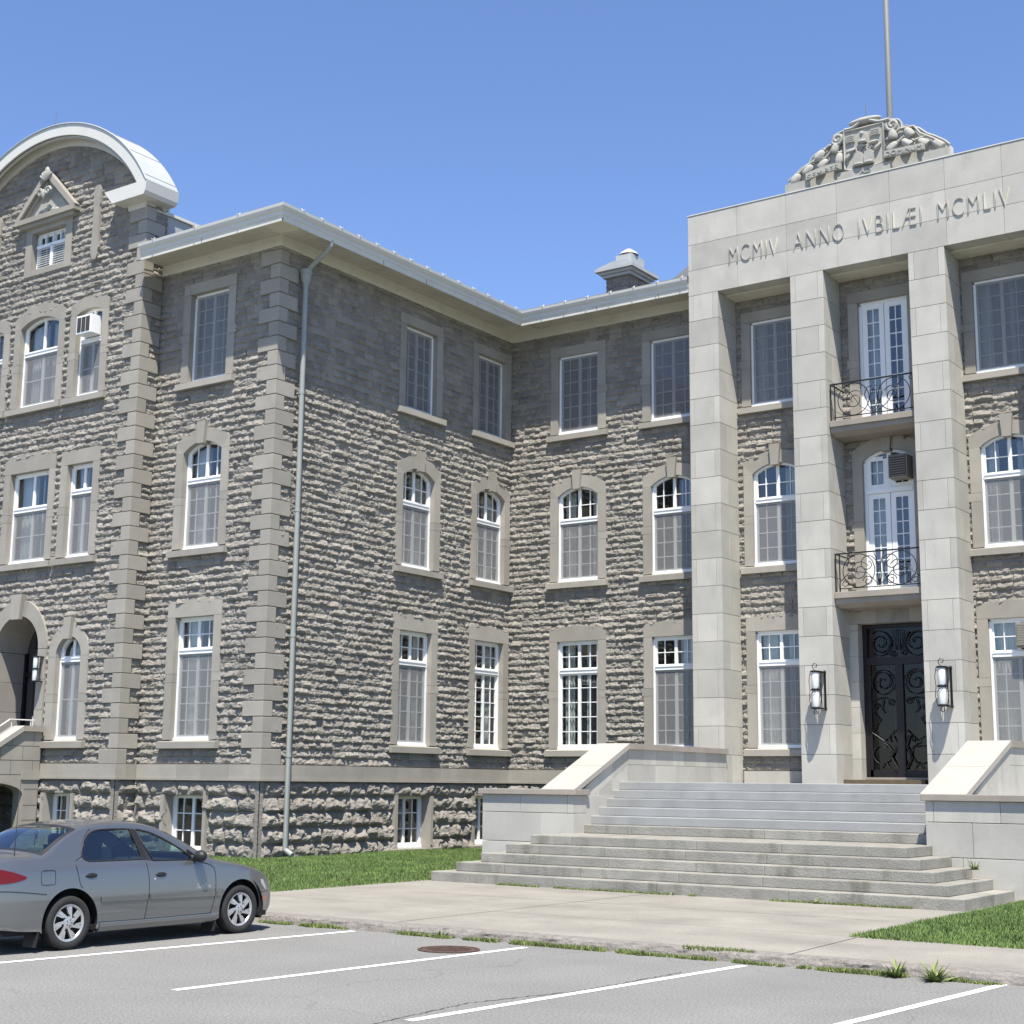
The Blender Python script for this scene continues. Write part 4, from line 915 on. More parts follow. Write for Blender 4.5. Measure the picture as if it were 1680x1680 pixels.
def french_door(T, rise, kind):
    w = T['w']/2; z0, z1 = T['z0'], T['z1']; r = 0.10; c = MB(); Wm = M['white']; n = 14
    inn = arc_pts(w, z1, rise, n if rise > 0 else 1); in2 = arc_pts(w-0.07, z1-(0.07 if rise <= 0 else 0.03), max(rise-0.04, 0), n if rise > 0 else 1)
    c.strip(inn, in2, r, r+0.12, Wm); zt = in2[0][1]
    c.box(-w, -w+0.07, r, r+0.12, z0, zt, Wm); c.box(w-0.07, w, r, r+0.12, z0, zt, Wm); c.box(-w, w, r-0.02, r+0.12, z0-0.05, z0, Wm)
    top = zt if kind == 3 else 8.86
    for sg in (-1, 1):
        a, b = sorted((sg*0.008, sg*(w-0.072))); st = 0.125; y = r+0.03
        c.box(a, a+st, y, y+0.05, z0, top, Wm); c.box(b-st, b, y, y+0.05, z0, top, Wm); c.box(a+st, b-st, y, y+0.05, z0, z0+0.16, Wm); c.box(a+st, b-st, y, y+0.05, top-0.12, top, Wm)
        rows = 8 if kind == 3 else 7; m = (a+b)/2; c.box(m-0.011, m+0.011, y+0.008, y+0.045, z0+0.16, top-0.12, Wm)
        for k in range(1, rows): z = z0+0.16+(top-0.28-z0)*k/rows; c.box(a+st, b-st, y+0.009, y+0.044, z-0.011, z+0.011, Wm)
    if kind == 2:
        c.box(-w+0.07, w-0.07, r-0.02, r+0.11, 8.865, 8.98, Wm); c.box(-0.05, 0.05, r+0.0, r+0.09, 8.98, z1+rise-0.05, Wm)
        for sg in (-1, 1):
            a, b = sorted((sg*0.05, sg*(w-0.072)))
            c.box(a, a+0.10, r+0.01, r+0.08, 8.98, 9.72, Wm); c.box(b-0.10, b, r+0.01, r+0.08, 8.98, 9.70, Wm); c.box(a+0.1, b-0.1, r+0.01, r+0.08, 8.98, 9.08, Wm)
            c.box((a+b)/2-0.011, (a+b)/2+0.011, r+0.03, r+0.07, 9.08, 9.8, Wm); c.box(a+0.1, b-0.1, r+0.03, r+0.07, 9.36, 9.38, Wm); c.box(a+0.1, b-0.1, r+0.011, r+0.079, 9.66, 9.76, Wm)
    do = c.build('french_door', parent=B, matrix=at(mF, UD))
    g = MB(); gp = [(-w+0.07, z0), (w-0.07, z0)]+[(a, b) for a, b in in2[::-1]]; g.poly([(a, r+0.055, b) for a, b in gp], [list(range(len(gp)))], M['glass'])
    o = link('glass', g.mesh('glass'), None); o.parent = do
    g = MB(); vs = [(x, yy, z) for yy in (0.25, 1.5) for (x, z) in ((-w-.3, z0-.1), (w+.3, z0-.1), (w+.3, z1+.4), (-w-.3, z1+.4))]; g.poly(vs, [(4, 5, 6, 7), (0, 1, 5, 4), (1, 2, 6, 5), (2, 3, 7, 6), (3, 0, 4, 7)], M['room'])
    o = link('room_interior', g.mesh('room_interior'), None); o.parent = do
    g = MB()
    for (a, b) in ((-0.5, -0.22), (-0.12, 0.0), (0.36, 0.55)):
        n = 16; bot = []; tp = []
        for i in range(n+1):
            u = a+(b-a)*i/n; yy = 0.36+0.03*math.sin(i*1.9); bot.append((u, yy, z0+0.1)); tp.append((u, yy, z1))
        g.poly(bot+tp, [(i, i+1, n+2+i, n+1+i) for i in range(n)], M['curtain'])
    o = link('curtain', g.mesh('curtain', smooth=True), None); o.parent = do
    # stone surround
    g = MB(); J = 0.25; wo = w+J; Dm = M['dressed']; yb = 0.24; zm = (z0+z1)/2
    for sg in (-1, 1):
        for (a, b, ex) in ((z0-0.1, zm-0.10, 0), (zm-0.094, zm+0.10, 0.05), (zm+0.106, z1-0.003, 0)):
            xa, xb = sorted((sg*w, sg*(wo+ex))); g.box(xa, xb, -0.012, yb, a, b, Dm)
    if rise <= 0: g.prism([(-wo, z1+.003), (wo, z1+.003), (wo, z1+T['head']), (-wo, z1+T['head'])], -0.012, yb, Dm)
    else:
        g.strip(arc_pts(wo, z1+T['head'], T['outer_rise'], 16), arc_pts(w, z1, rise, 16), -0.012, yb, Dm)
        for sg in (-1, 1): g.prism([(sg*wo, z1), (sg*w, z1), (sg*wo, z1+T['head'])], -0.012, yb, Dm)
        g.prism([(-0.10, z1+rise-0.07), (0.10, z1+rise-0.07), (0.145, 10.30), (-0.145, 10.30)], -0.11, yb, Dm)
    o = link('surround', g.mesh('surround'), None); o.parent = do
french_door(DR, 0, 3); french_door(D2, 0.24, 2)

# entrance door
def entrance():
    w = 0.87; z0, z1, zt = 2.13, 5.74, 4.88; r = 0.26; I = M['door_iron']
    c = MB()
    for sg in (-1, 1): c.box(min(sg*w, sg*(w-0.10)), max(sg*w, sg*(w-0.10)), r, r+0.16, z0, z1, I)
    c.box(-w+0.1, w-0.1, r, r+0.16, z1-0.09, z1, I); c.box(-w+0.1, w-0.1, r-0.01, r+0.17, zt-0.10, zt+0.07, I)
    c.box(-0.09, 0.09, r-0.005, r+0.12, z0, zt-0.1, I); c.box(-w+0.1, w-0.1, r+0.01, r+0.1, z0+0.03, z0+0.20, I)
    for sg in (-1, 1): c.box(min(sg*0.77, sg*0.70), max(sg*0.77, sg*0.70), r+0.01, r+0.1, z0, zt-0.1, I)
    c.box(-w, w, r-0.06, r+0.16, z0-0.02, z0+0.03, M['cope'])
    do = c.build('entrance_door', parent=B, matrix=at(mF, UD))
    g = MB(); y = r-0.0; T = 0.013; K = M['iron']
    for sg in (-1, 1):
        x = sg*0.40
        g.tube(scroll_path(x, 4.38, 0.30, 1.7, -PI/2, sg, y, 0.85, 44), T, K); g.tube(scroll_path(x+sg*0.02, 4.38, 0.30, 0.9, -PI/2, -sg, y, 0.1, 24), T*0.8, K)
        g.tube([(x+sg*0.30, y, 3.95), (x, y, 4.02), (x-sg*0.28, y, 3.92)], T, K); g.tube(scroll_path(x-sg*0.18, 3.92, 0.09, 1.2, 0, sg, y), T, K); g.tube(scroll_path(x+sg*0.20, 3.80, 0.09, 1.2, 0, -sg, y), T, K)
        g.tube([(x+sg*0.28, y, 3.7), (x+sg*0.10, y, 3.5), (x+sg*0.30, y, 3.2), (x-sg*0.0, y, 3.0), (x-sg*0.26, y, 3.25)], T, K)
        g.tube([(x, y, 4.02), (x+sg*0.05, y, 3.75), (x-sg*0.02, y, 3.65)], T, K)
        g.tube([(sg*0.10, y-.02, 2.35), (sg*0.24, y-.02, 2.62), (sg*0.12, y-.02, 2.9), (sg*0.20, y-.02, 3.12), (sg*0.30, y-.02, 3.08), (sg*0.28, y-.02, 2.98)], 0.02, K)
        g.tube(scroll_path(x+sg*0.08, 2.70, 0.26, 1.1, PI/2, sg, y, 0.3), T, K); g.tube([(x-sg*0.1, y, 2.36), (x, y, 2.52), (x+sg*0.1, y, 2.36)], T, K)
        g.tube(scroll_path(sg*0.44, 5.30, 0.26, 1.5, 0.3, sg, y, 0.75, 40), T, K); g.tube(scroll_path(sg*0.47, 5.27, 0.33, 0.7, 2.2, sg, y, 0.2, 24), T, K)
        g.tube(scroll_path(sg*0.14, 5.05, 0.08, 1.3, 0, sg, y), T, K)
        for k in range(3): g.tube([(sg*(0.03+0.05*k), y, 5.60), (sg*(0.02+0.03*k), y, 5.12)], T*0.7, K)
    o = link('ironwork', g.mesh('ironwork'), None); o.parent = do
    g = MB(); g.poly([(-w+.1, r+0.06, z0), (w-.1, r+0.06, z0), (w-.1, r+0.06, z1), (-w+.1, r+0.06, z1)], [(0, 1, 2, 3)], M['doorglass']); o = link('glass', g.mesh('glass'), None); o.parent = do
    g = MB(); vs = [(x, yy, z) for yy in (0.45, 2.0) for (x, z) in ((-w-.5, z0-.05), (w+.5, z0-.05), (w+.5, z1+.1), (-w-.5, z1+.1))]; g.poly(vs, [(4, 5, 6, 7), (0, 1, 5, 4), (1, 2, 6, 5), (2, 3, 7, 6), (3, 0, 4, 7)], M['lobby'])
    g.box(0.15, 0.55, 1.0, 1.1, z0, 4.4, M['room']); g.box(-0.5, -0.3, 1.2, 1.3, z0, 4.0, M['wood'])
    o = link('room_interior', g.mesh('room_interior'), None); o.parent = do
    g = MB(); Dm = M['dressed']; wo = w+0.26; zm = 3.2
    for sg in (-1, 1):
        z = 1.98
        while z < z1-0.01:
            b = min(z+0.6, z1); xa, xb = sorted((sg*w, sg*wo)); g.box(xa, xb, -0.02, 0.5, z+0.003, b-0.003, M['pale']); z += 0.6
    g.prism([(-wo, z1+.003), (-0.4, z1+.003), (-0.4, z1+0.38), (-wo, z1+0.30)], -0.02, 0.5, Dm); g.prism([(-0.396, z1+.003), (0.396, z1+.003), (0.396, z1+0.38), (-0.396, z1+0.38)], -0.02, 0.5, M['oldstep']); g.prism([(0.4, z1+.003), (wo, z1+.003), (wo, z1+0.30), (0.4, z1+0.38)], -0.02, 0.5, Dm)
    o = link('surround', g.mesh('surround'), None); o.parent = do
entrance()

# downpipe
c = MB(); xq = -23.58; yq = 24.84
c.tube([(-22.82, yq, 14.50), (-22.82, yq, 14.36), (-22.95, yq, 14.24), (-23.38, yq, 14.0), (xq, yq, 13.84), (xq, yq, 13.6)], 0.06, M['pipe'], n=10)
c.lathe([(0.06, 13.48), (0.08, 13.56), (0.125, 13.68), (0.13, 13.80), (0.15, 13.82), (0.15, 13.90), (0.10, 13.92)], (xq, yq, 0), M['pipe'], 14)
c.tube([(xq, yq, 13.6), (xq, yq, 0.48), (xq+0.02, yq, 0.42), (xq+0.22, yq, 0.32)], 0.062, M['pipe'], n=12)
for z in (10.9, 8.1, 5.2, 2.5): c.lathe([(0.062, z-.04), (0.07, z-.04), (0.07, z+.04), (0.062, z+.04)], (xq, yq, 0), M['pipe'], 12); c.box(XS-0.02, xq, yq-0.02, yq+0.02, z-0.02, z+0.02, M['pipe'])
c.build('downpipe', parent=B, auto=40)

# ------------------------------------------------------------------ AC units, hopper sash
def ac(name, x0, x1, y0, y1, z0, z1, label, front, side, group=None):
    e = empty(name, ((x0+x1)/2, y1, z0), label, 'air conditioner', group)
    c = MB(); c.box(x0, x1, y0+0.02, y1, z0, z1, side, bev=0.01); c.build('casing', parent=e)
    c = MB(); c.box(x0+0.03, x1-0.03, y0, y0+0.019, z0+0.03, z1-0.03, front)
    n = 9
    for k in range(n): z = z0+0.05+(z1-z0-0.1)*k/(n-1); c.box(x0+0.035, x1-0.035, y0-0.006, y0-0.001, z-0.006, z+0.006, side)
    c.build('grille', parent=e)
ac('air_conditioner', -12.60, -12.14, 33.28, 33.72, 9.12, 9.68, 'dark air conditioner in the arched balcony door transom', M['acgrill'], M['acbox'])
ac('air_conditioner', -9.86, -9.26, 33.42, 33.72, 5.02, 5.56, 'beige air conditioner in the ground floor window right of the portico door', M['acbox'], M['acbox'])
e = empty('air_conditioner', (PC+UB, YP, 13.0), 'white framed box unit sticking out of the narrow top window under the curved gable', 'air conditioner')
c = MB(); x0, x1 = -29.98, -29.42; y0 = 23.28
c.box(x0, x1, y0+0.01, 23.62, 12.98, 13.46, M['white'], bev=0.008); c.build('casing', parent=e)
c = MB()
for k in range(3): a = x0+0.04+k*0.165; c.box(a, a+0.14, y0, y0+0.009, 13.03, 13.41, M['room'])
c.build('pane', parent=e)

# ------------------------------------------------------------------ wall lamps
def lamp(x, y, zc, label, size=1.0):
    e = empty('wall_lamp', (x, YQ if y > 30 else YP, zc), label, 'wall lamp', 'scrolled wall lamps')
    s = size
    c = MB(); 
    for (a, b) in ((-0.40, -0.02), (0.02, 0.40)): c.lathe([(0.0, zc+a*s), (0.078*s, zc+a*s), (0.086*s, zc+(a+.02)*s), (0.086*s, zc+(b-.02)*s), (0.078*s, zc+b*s), (0, zc+b*s)], (x, y, 0), M['opal'], 18)
    c.build('lamp_shade', parent=e, auto=50)
    c = MB(); I = M['iron']
    for z in (-0.42, 0.0, 0.42): c.lathe([(0.0, zc+(z-.018)*s), (0.105*s, zc+(z-.018)*s), (0.105*s, zc+(z+.018)*s), (0, zc+(z+.018)*s)], (x, y, 0), I, 18)
    n = 60
    for ph in (0.6,): c.tube([(x+0.112*s*math.cos(ph+i/n*2*PI*1.5), y+0.112*s*math.sin(ph+i/n*2*PI*1.5), zc+(-0.42+0.84*i/n)*s) for i in range(n+1)], 0.006*s, I)
    c.build('lamp_cage', parent=e)
    c = MB(); wall = YQ if y > 30 else YP
    c.box(x+0.092*s, x+0.102*s, y+0.10*s, y+0.13*s, zc-0.42*s, zc+0.44*s, I); c.box(x+0.08*s, x+0.12*s, wall-0.03, wall-0.001, zc-0.46*s, zc+0.46*s, I)
    for z in (-0.42, 0.42): c.box(x-0.02, x+0.13*s, y, wall, zc+(z-.012)*s, zc+(z+.012)*s, I)
    c.tube([(x+p[0]*s, y, zc+(0.43+p[1])*s) for p in ((0.03, 0), (-0.04, 0.04), (-0.07, 0.12), (-0.02, 0.18), (0.05, 0.15), (0.04, 0.09), (-0.01, 0.09))], 0.010, I)
    c.tube([(x+p[0]*s, y, zc-(0.43+p[1])*s) for p in ((0.03, 0), (-0.04, 0.03), (-0.05, 0.10), (0.0, 0.13), (0.05, 0.10), (0.02, 0.06))], 0.010, I)
    # long curled side bars
    for sg in (-1, 1): c.tube([(x+sg*0.11*s, y-0.02, zc+0.42*s), (x+sg*0.15*s, y-0.02, zc+0.2*s), (x+sg*0.125*s, y-0.02, zc+0.0), (x+sg*0.15*s, y-0.02, zc-0.2*s), (x+sg*0.11*s, y-0.02, zc-0.42*s)], 0.008, I)
    c.build('bracket', parent=e)
lamp(-14.13, 32.26, 4.13, 'white cylinder wall lamp on the pillar left of the entrance door')
lamp(-11.16, 32.26, 4.13, 'white cylinder wall lamp on the pillar right of the entrance door')
lamp(-30.68, 23.28, 4.58, 'small white wall lamp beside the arched side doorway', 0.72)

# ------------------------------------------------------------------ flagpole, mat
c = MB(); c.tube([(-12.68, 34.5, 15.5), (-12.68, 34.5, 18.0), (-12.66, 34.5, 26.5)], [0.085, 0.08, 0.055], M['pole'], n=14)
e = empty('flagpole', (-12.68, 34.5, 15.5), 'tall grey metal flagpole rising behind the carved crest', 'flagpole'); c.build('pole', parent=e, smooth=True)
c = MB(); c.lathe([(0, 26.5), (0.09, 26.53), (0.11, 26.6), (0.09, 26.68), (0, 26.7)], (-12.66, 34.5, 0), M['pole'], 12); c.build('finial', parent=e, smooth=True)
c = MB()
for k in range(2): c.box(-14.1, -11.88, 32.98+k*0.15, 33.115+k*0.15, 1.995, 2.10, M['wood'], bev=0.006)
c.build('door_sill_board', label='low brown wooden board on the landing before the dark entrance door', cat='board')

# ------------------------------------------------------------------ FRONT STEPS
ST = empty('front_steps', (UD, 24, 0.11), 'wide flight of grey concrete steps with sloped stone parapets leading to the portico', 'steps')
zl, rs_ = 1.995, 0.1705
xi0, xi1 = -16.45, -9.03
def step(x0, x1, y0, y1, z0, z1, m, joints=4):
    c = MB(); bev = 0.014
    xs = [x0]+sorted(x0+(x1-x0)*(k+0.35*random.random()+0.3)/(joints) for k in range(joints-1))+[x1]
    for i in range(len(xs)-1): c.box(xs[i]+(0.002 if i else 0), xs[i+1]-(0.002 if i < len(xs)-2 else 0), y0, y1, z0, z1, m, bev=bev)
    c.build('step', parent=ST)
Yup = [27.25, 26.95, 26.65, 26.35, 26.05, 25.75]
step(xi0-0.15, xi1+0.15, Yup[0], YW+0.3, zl-rs_, zl, M['blue'], 1)
for k in range(1, 6):
    z = zl-k*rs_; step(xi0-0.12, xi1+0.12, Yup[k], Yup[k-1]+0.05, z-rs_, z, M['blue'] if k < 5 else M['oldstep'], 1 if k < 5 else 3)
Ylo = [24.13, 23.81, 23.49, 23.17, 22.85]; XL = [-16.50, -16.85, -17.20, -17.55, -17.90]; XR = [-9.05, -8.72, -8.38, -8.04, -7.70]
for k in range(5):
    z = zl-(6+k)*rs_; zb = z-rs_ if k < 4 else 0.02
    step(XL[k], XR[k], Ylo[k], Yup[5]+0.06 if k == 0 else Ylo[k-1]+0.06, zb, z, M['oldstep'], 5)
    if k: # returns along the piers
        for (a, b) in ((XL[k], XL[k-1]+0.03), (XR[k-1]-0.03, XR[k])): 
            c = MB(); c.box(a, b, Ylo[k-1]+0.061, 25.34, zb, z-0.001, M['oldstep'], bev=0.01); c.build('step', parent=ST)
def parapet(sg):
    # sg -1 left, +1 right
    cxm = UD; inner0 = 3.58; inner1 = 3.88
    def X(d): return cxm+sg*d
    def blk(c, d0, d1, y0, y1, z0, z1, m, bev=0.006): a, b = sorted((X(d0), X(d1))); c.box(a, b, y0, y1, z0, z1, m, bev=bev)
    Yf = 25.35; c = MB(); Mt = M['pale'] if sg < 0 else M['pale']
    # front pier blocks
    rows = [(0.02, 0.78, (0, 0.62, 2.23)), (0.784, 1.36, (0, 0.8, 2.23)), (1.364, 1.72, (0, 0.14, 1.28, 2.23))]
    for (z0, z1, sp) in rows:
        for i in range(len(sp)-1): blk(c, inner0+sp[i]+(0.003 if i else 0), inner0+sp[i+1]-0.003, Yf, Yf+0.5, z0+0.003, z1-0.003, Mt)
    # body of pier to outer side
    a, b = sorted((X(inner0+0.02), X(inner0+2.2))); c.box(a, b, Yf+0.5, YW-0.2 if sg > 0 else 31.0, 0.02, 1.70, Mt, tint=0.4)
    # inner stepped wall face: skew polygon prisms in courses
    def pol(y0, y1, zb0, zb1, zt0, zt1, th=0.7):
        d0 = inner0+(inner1-inner0)*(y0-Yf)/(YQ-Yf); d1 = inner0+(inner1-inner0)*(y1-Yf)/(YQ-Yf)
        vs = []
        for (d, y, za, zb) in ((d0, y0, zb0, zt0), (d1, y1, zb1, zt1)):
            for dd in (0, th): vs += [(X(d+dd), y, za), (X(d+dd), y, zb)]
        c.poly(vs, [(0, 4, 5, 1), (2, 3, 7, 6), (0, 1, 3, 2), (4, 6, 7, 5), (1, 5, 7, 3), (0, 2, 6, 4)], Mt, random.random())
    top0, top1 = 1.70, 2.68; Ya, Yb = 25.45, 27.62
    def zt(y): return top0+(top1-top0)*min(max((y-Ya)/(Yb-Ya), 0), 1)
    ys = [25.45, 25.85, 26.4, 26.95, 27.62]
    for i in range(4):
        y0, y1 = ys[i]+0.003, ys[i+1]-0.003
        pol(y0, y1, zt(y0)-0.33, zt(y1)-0.33, zt(y0), zt(y1)); pol(y0, y1, 0.8, 0.8, zt(y0)-0.336, zt(y1)-0.336)
    for (za, zb, jj) in ((2.36, 2.68, (27.63, 28.35, 28.95, 29.75, 30.3, 30.9, 31.5, 32.1, YQ)), (1.6, 2.354, (27.63, 28.9, 29.9, 30.9, 31.7, YQ))):
        for i in range(len(jj)-1): pol(jj[i]+0.003, jj[i+1]-0.003, za, za, zb, zb)
    c.build('parapet', parent=ST)
    # coping
    c = MB()
    blk(c, inner0-0.06, inner0+2.30, Yf-0.07, Yf+0.55, 1.72, 1.83, M['cope'], 0.008)
    def cop(y0, y1, z0, z1, th0, m, w0, w1, t=0.11):
        vs = []
        for (y, z) in ((y0, z0), (y1, z1)):
            d = inner0+(inner1-inner0)*(y-Yf)/(YQ-Yf)
            for dd in (w0, w1): vs += [(X(d+dd), y, z-t), (X(d+dd), y, z)]
        c.poly(vs, [(0, 4, 5, 1), (2, 3, 7, 6), (0, 1, 3, 2), (4, 6, 7, 5), (1, 5, 7, 3), (0, 2, 6, 4)], m, 0.5)
    cop(Yf-0.05, 26.45, 1.836, 1.836+(2.80-1.836)*(26.45-Yf+.05)/(27.62-Yf+.05), 0, M['slab'], -0.06, 0.74); cop(26.46, 27.62, 1.836+(2.80-1.836)*(26.46-Yf+.05)/(27.62-Yf+.05), 2.80, 0, M['slab'], -0.06, 0.74)
    cop(27.625, 29.9, 2.80, 2.80, 0, M['cope'], -0.06, 0.74, 0.12); cop(29.905, YQ, 2.80, 2.80, 0, M['cope'], -0.06, 0.74, 0.12)
    c.build('coping', parent=ST)
parapet(-1); parapet(1)
# vent beside the pier
c = MB(); c.box(-18.95, -18.65, 33.40, 33.55, 0.4, 1.4, M['pipe']); 

# ------------------------------------------------------------------ SIDE STEPS (left)
SS = empty('side_steps', (-31.5, 22.0, 0.2), 'grey stone side stair with sloped coping and thin handrail under the curved gable', 'steps')
c = MB(); xw = -30.45; yy0, yy1 = 19.6, 23.41
def ztop(y): return 3.05 if y > 22.85 else 3.05-(22.85-y)*0.62
# wall with an arched opening toward +X
arch = [(22.97, 0.0), (22.97, 1.55)]+[(22.97-0.95*(1-math.cos(t)), 1.55+0.28*math.sin(t)) for t in np.linspace(0, PI, 12)][1:-1]+[(21.07, 1.55), (21.07, 0.0)]
outl = [(yy1, 0.0), (yy1, 3.05), (22.85, 3.05), (yy0, ztop(yy0)), (yy0, 0.0)]
ring = outl+arch[::-1]
n = len(ring); vv = [Vector((a, b)) for a, b in ring]
res = delaunay_2d_cdt(vv, [], [list(range(n))], 1, 1e-5)
for (x, t) in ((xw, 0.6), (xw-0.35, 0.3)): c.poly([(x, v[0], v[1]) for v in res[0]], [list(f) for f in res[2]], M['dressed'], t)
ra = [(a, b) for a, b in ring]
for i in range(n): a, b = ra[i], ra[(i+1) % n]; c.poly([(xw, a[0], a[1]), (xw, b[0], b[1]), (xw-0.35, b[0], b[1]), (xw-0.35, a[0], a[1])], [(0, 1, 2, 3)], M['dressed'], 0.4)
c.build('parapet', parent=SS)
c = MB()
for z in (2.70, 2.36, 2.02, 1.68, 1.30, 0.95, 0.6): 
    y = yy0
    a0 = 21.07 if z < 1.75 else None
    segs = [(yy0, yy1)] if z > 1.85 else ([(yy0, 21.0), (23.0, yy1)])
    for (a, b) in segs:
        if z > 2.0: a = max(a, 22.85-(3.0-z)/0.62)
        c.box(xw+0.0005, xw+0.003, a, b, z-0.005, z+0.005, M['joint'])
for k, z in enumerate((2.70, 2.36, 2.02, 1.68)):
    for j in range(3): y = 23.2-(j*0.62)-(0.3 if k % 2 else 0); c.box(xw+0.0005, xw+0.003, y, y+0.008, z, min(z+0.34, ztop(y)), M['joint'])
c.build('mortar_joint', parent=SS)
c = MB()
c.prism([(yy1, 3.05), (22.85, 3.05), (22.85, 3.18), (yy1, 3.18)], xw-0.42, xw+0.07, M['cope'], axis='x'); c.prism([(22.849, 3.05), (yy0, ztop(yy0)), (yy0, ztop(yy0)+0.13), (22.849, 3.18)], xw-0.42, xw+0.07, M['slab'], axis='x')
c.build('coping', parent=SS)
c = MB(); c.tube([(xw-0.3, yy1, 3.33), (xw-0.3, 22.7, 3.33), (xw-0.3, yy0, ztop(yy0)+0.34)], 0.018, M['gutter'])
for y in (23.3, 22.75, 21.5, 20.3): c.tube([(xw-0.3, y, ztop(y)+0.1), (xw-0.3, y, ztop(y)+0.28)], 0.012, M['gutter'])
c.build('handrail', parent=SS)
c = MB(); c.box(xw-2.4, xw-2.3, yy0, 23.4, 0, 2.5, M['dressed']); c.box(xw-2.3, xw-0.36, 22.7, 23.4, 1.95, 2.1, M['dressed']); c.box(xw-2.3, xw-2.0, 20, 23.35, 0.0, 1.9, M['room'])
c.build('porch_wall', parent=SS)
for k in range(10):
    c = MB(); c.box(xw-2.3, xw-0.36, 22.7-(k+1)*0.31, 22.7-k*0.31, max(2.1-(k+2)*0.18, 0), 2.1-(k+1)*0.18, M['oldstep']); c.build('step', parent=SS)

# ------------------------------------------------------------------ GROUND
def sheet(name, x0, x1, y0, y1, z, m, kind='structure'):
    c = MB(); c.poly([(x0, y0, z), (x1, y0, z), (x1, y1, z), (x0, y1, z)], [(0, 1, 2, 3)], m); return c.build(name, kind=kind)
sheet('ground', -900, 900, -900, 900, -0.06, M['far_ground'])
sheet('parking_lot', -80, 60, -60, 15.75, 0.0, M['asphalt'])
# kerb edge with a crumbled profile + sidewalk
def slab(name, x0, x1, y0, y1, z, m, rag=True, kind='structure'):
    rs = np.random.RandomState(9); n = int((x1-x0)/0.06); xs = np.linspace(x0, x1, n)
    off = (fbm(xs*1.3, xs*0+3.3, 4)-0.5)*0.14+(fbm(xs*6, xs*0+8.3, 3)-0.5)*0.05
    v = []; prof = [(0.0, 0.0), (0.012, z*0.45), (0.03, z*0.8), (0.055, z), (0.3, z)]
    for j, (dy, zz) in enumerate(prof):
        jit = (fbm(xs*5+j*11, xs*0+j*7.7, 3)-0.5)*(0.05 if j in (1, 2, 3) else 0)
        for i in range(n): v.append((xs[i], y0+dy+(off[i] if j < 4 else 0)+jit[i], zz+(jit[i]*0.3 if 0 < j < 3 else 0)))
    f = [(j*n+i, j*n+i+1, (j+1)*n+i+1, (j+1)*n+i) for j in range(4) for i in range(n-1)]
    c = MB(); c.poly(v, f, M['kerb']); c.build('kerb', kind=kind, smooth=False)
    sheet(name, x0, x1, y0+0.30, y1, z, m, kind)
slab('pavement', -60, 40, 15.60, 18.12, 0.11, M['concrete'])
sheet('forecourt_paving', -18.14, -7.41, 18.121, 26.0, 0.109, M['concrete'])
c = MB()
for (x0, y0, x1, y1) in ((-18.1, 18.12, -7.45, 18.12), (-7.30, 15.75, -7.45, 18.12), (-13.0, 15.9, -13.1, 22.8), (-2.0, 15.9, -2.0, 18.1), (-16.5, 20.4, -8.0, 20.5), (-4.6, 15.9, -4.6, 18.1)):
    d = Vector((x1-x0, y1-y0, 0)).normalized(); nn = Vector((-d.y, d.x, 0))*0.007
    a, b = Vector((x0, y0, 0.1135)), Vector((x1, y1, 0.1135)); c.poly([a-nn, b-nn, b+nn, a+nn], [(0, 1, 2, 3)], M['joint'])
c.build('paving_joint', kind='structure')
# lawns (gentle rise to the walls)
def lawn(name, x0, x1, y0, y1, zf):
    nx = max(2, int((x1-x0)/0.5)); ny = max(2, int((y1-y0)/0.5)); xs = np.linspace(x0, x1, nx+1); ys = np.linspace(y0, y1, ny+1)
    v = [(x, y, zf(x, y)) for y in ys for x in xs]; f = [(j*(nx+1)+i, j*(nx+1)+i+1, (j+1)*(nx+1)+i+1, (j+1)*(nx+1)+i) for j in range(ny) for i in range(nx)]
    c = MB(); c.poly(v, f, M['grass']); c.build(name, kind='structure', smooth=True)
zfl = lambda x, y: 0.10+(0.16*min(max((y-18.2)/6.0, 0), 1)+0.012*math.sin(x*1.7+y))*min(max((-18.1-x)/0.5, 0), 1)
zfr = lambda x, y: 0.11+(0.14*min(max((y-18.2)/6.0, 0), 1)+0.01*math.sin(x*1.3+y))*min(max((x+7.45)/0.5, 0), 1)
lawn('lawn', -60, -18.1, 18.13, 34.5, zfl); lawn('lawn', -7.45, 40, 18.13, 36, zfr)

def blades(name, xa, xb, ya, yb, n, zf, seed, label=None, mask=None, h=(0.03, 0.065), material='blade'):
    rs = np.random.RandomState(seed); x = xa+(xb-xa)*rs.rand(n); y = ya+(yb-ya)*rs.rand(n)
    if mask is not None: k = mask(x, y); x, y = x[k], y[k]
    n = len(x); z = np.array([zf(a, b) for a, b in zip(x, y)]); hh = h[0]+(h[1]-h[0])*rs.rand(n)*(0.5+fbm(x*2, y*2, 2)); an = rs.rand(n)*2*PI; w = 0.006+0.006*rs.rand(n); ln = (rs.rand(n, 2)-0.5)*0.07
    co = np.zeros((n, 3, 3)); co[:, 0] = np.stack([x-np.cos(an)*w, y-np.sin(an)*w, z-0.005], -1); co[:, 1] = np.stack([x+np.cos(an)*w, y+np.sin(an)*w, z-0.005], -1); co[:, 2] = np.stack([x+ln[:, 0], y+ln[:, 1], z+hh], -1)
    me = bpy.data.meshes.new(name); me.vertices.add(n*3); me.vertices.foreach_set('co', co.ravel()); me.loops.add(n*3); me.loops.foreach_set('vertex_index', np.arange(n*3)); me.polygons.add(n)
    me.polygons.foreach_set('loop_start', np.arange(n)*3); me.polygons.foreach_set('loop_total', np.full(n, 3))
    a = me.attributes.new('tint', 'FLOAT', 'FACE'); a.data.foreach_set('value', rs.rand(n).astype(np.float32)); me.update(calc_edges=True); me.materials.append(M[material])
    return link(name, me, None, kind='stuff', label=label, cat='grass')
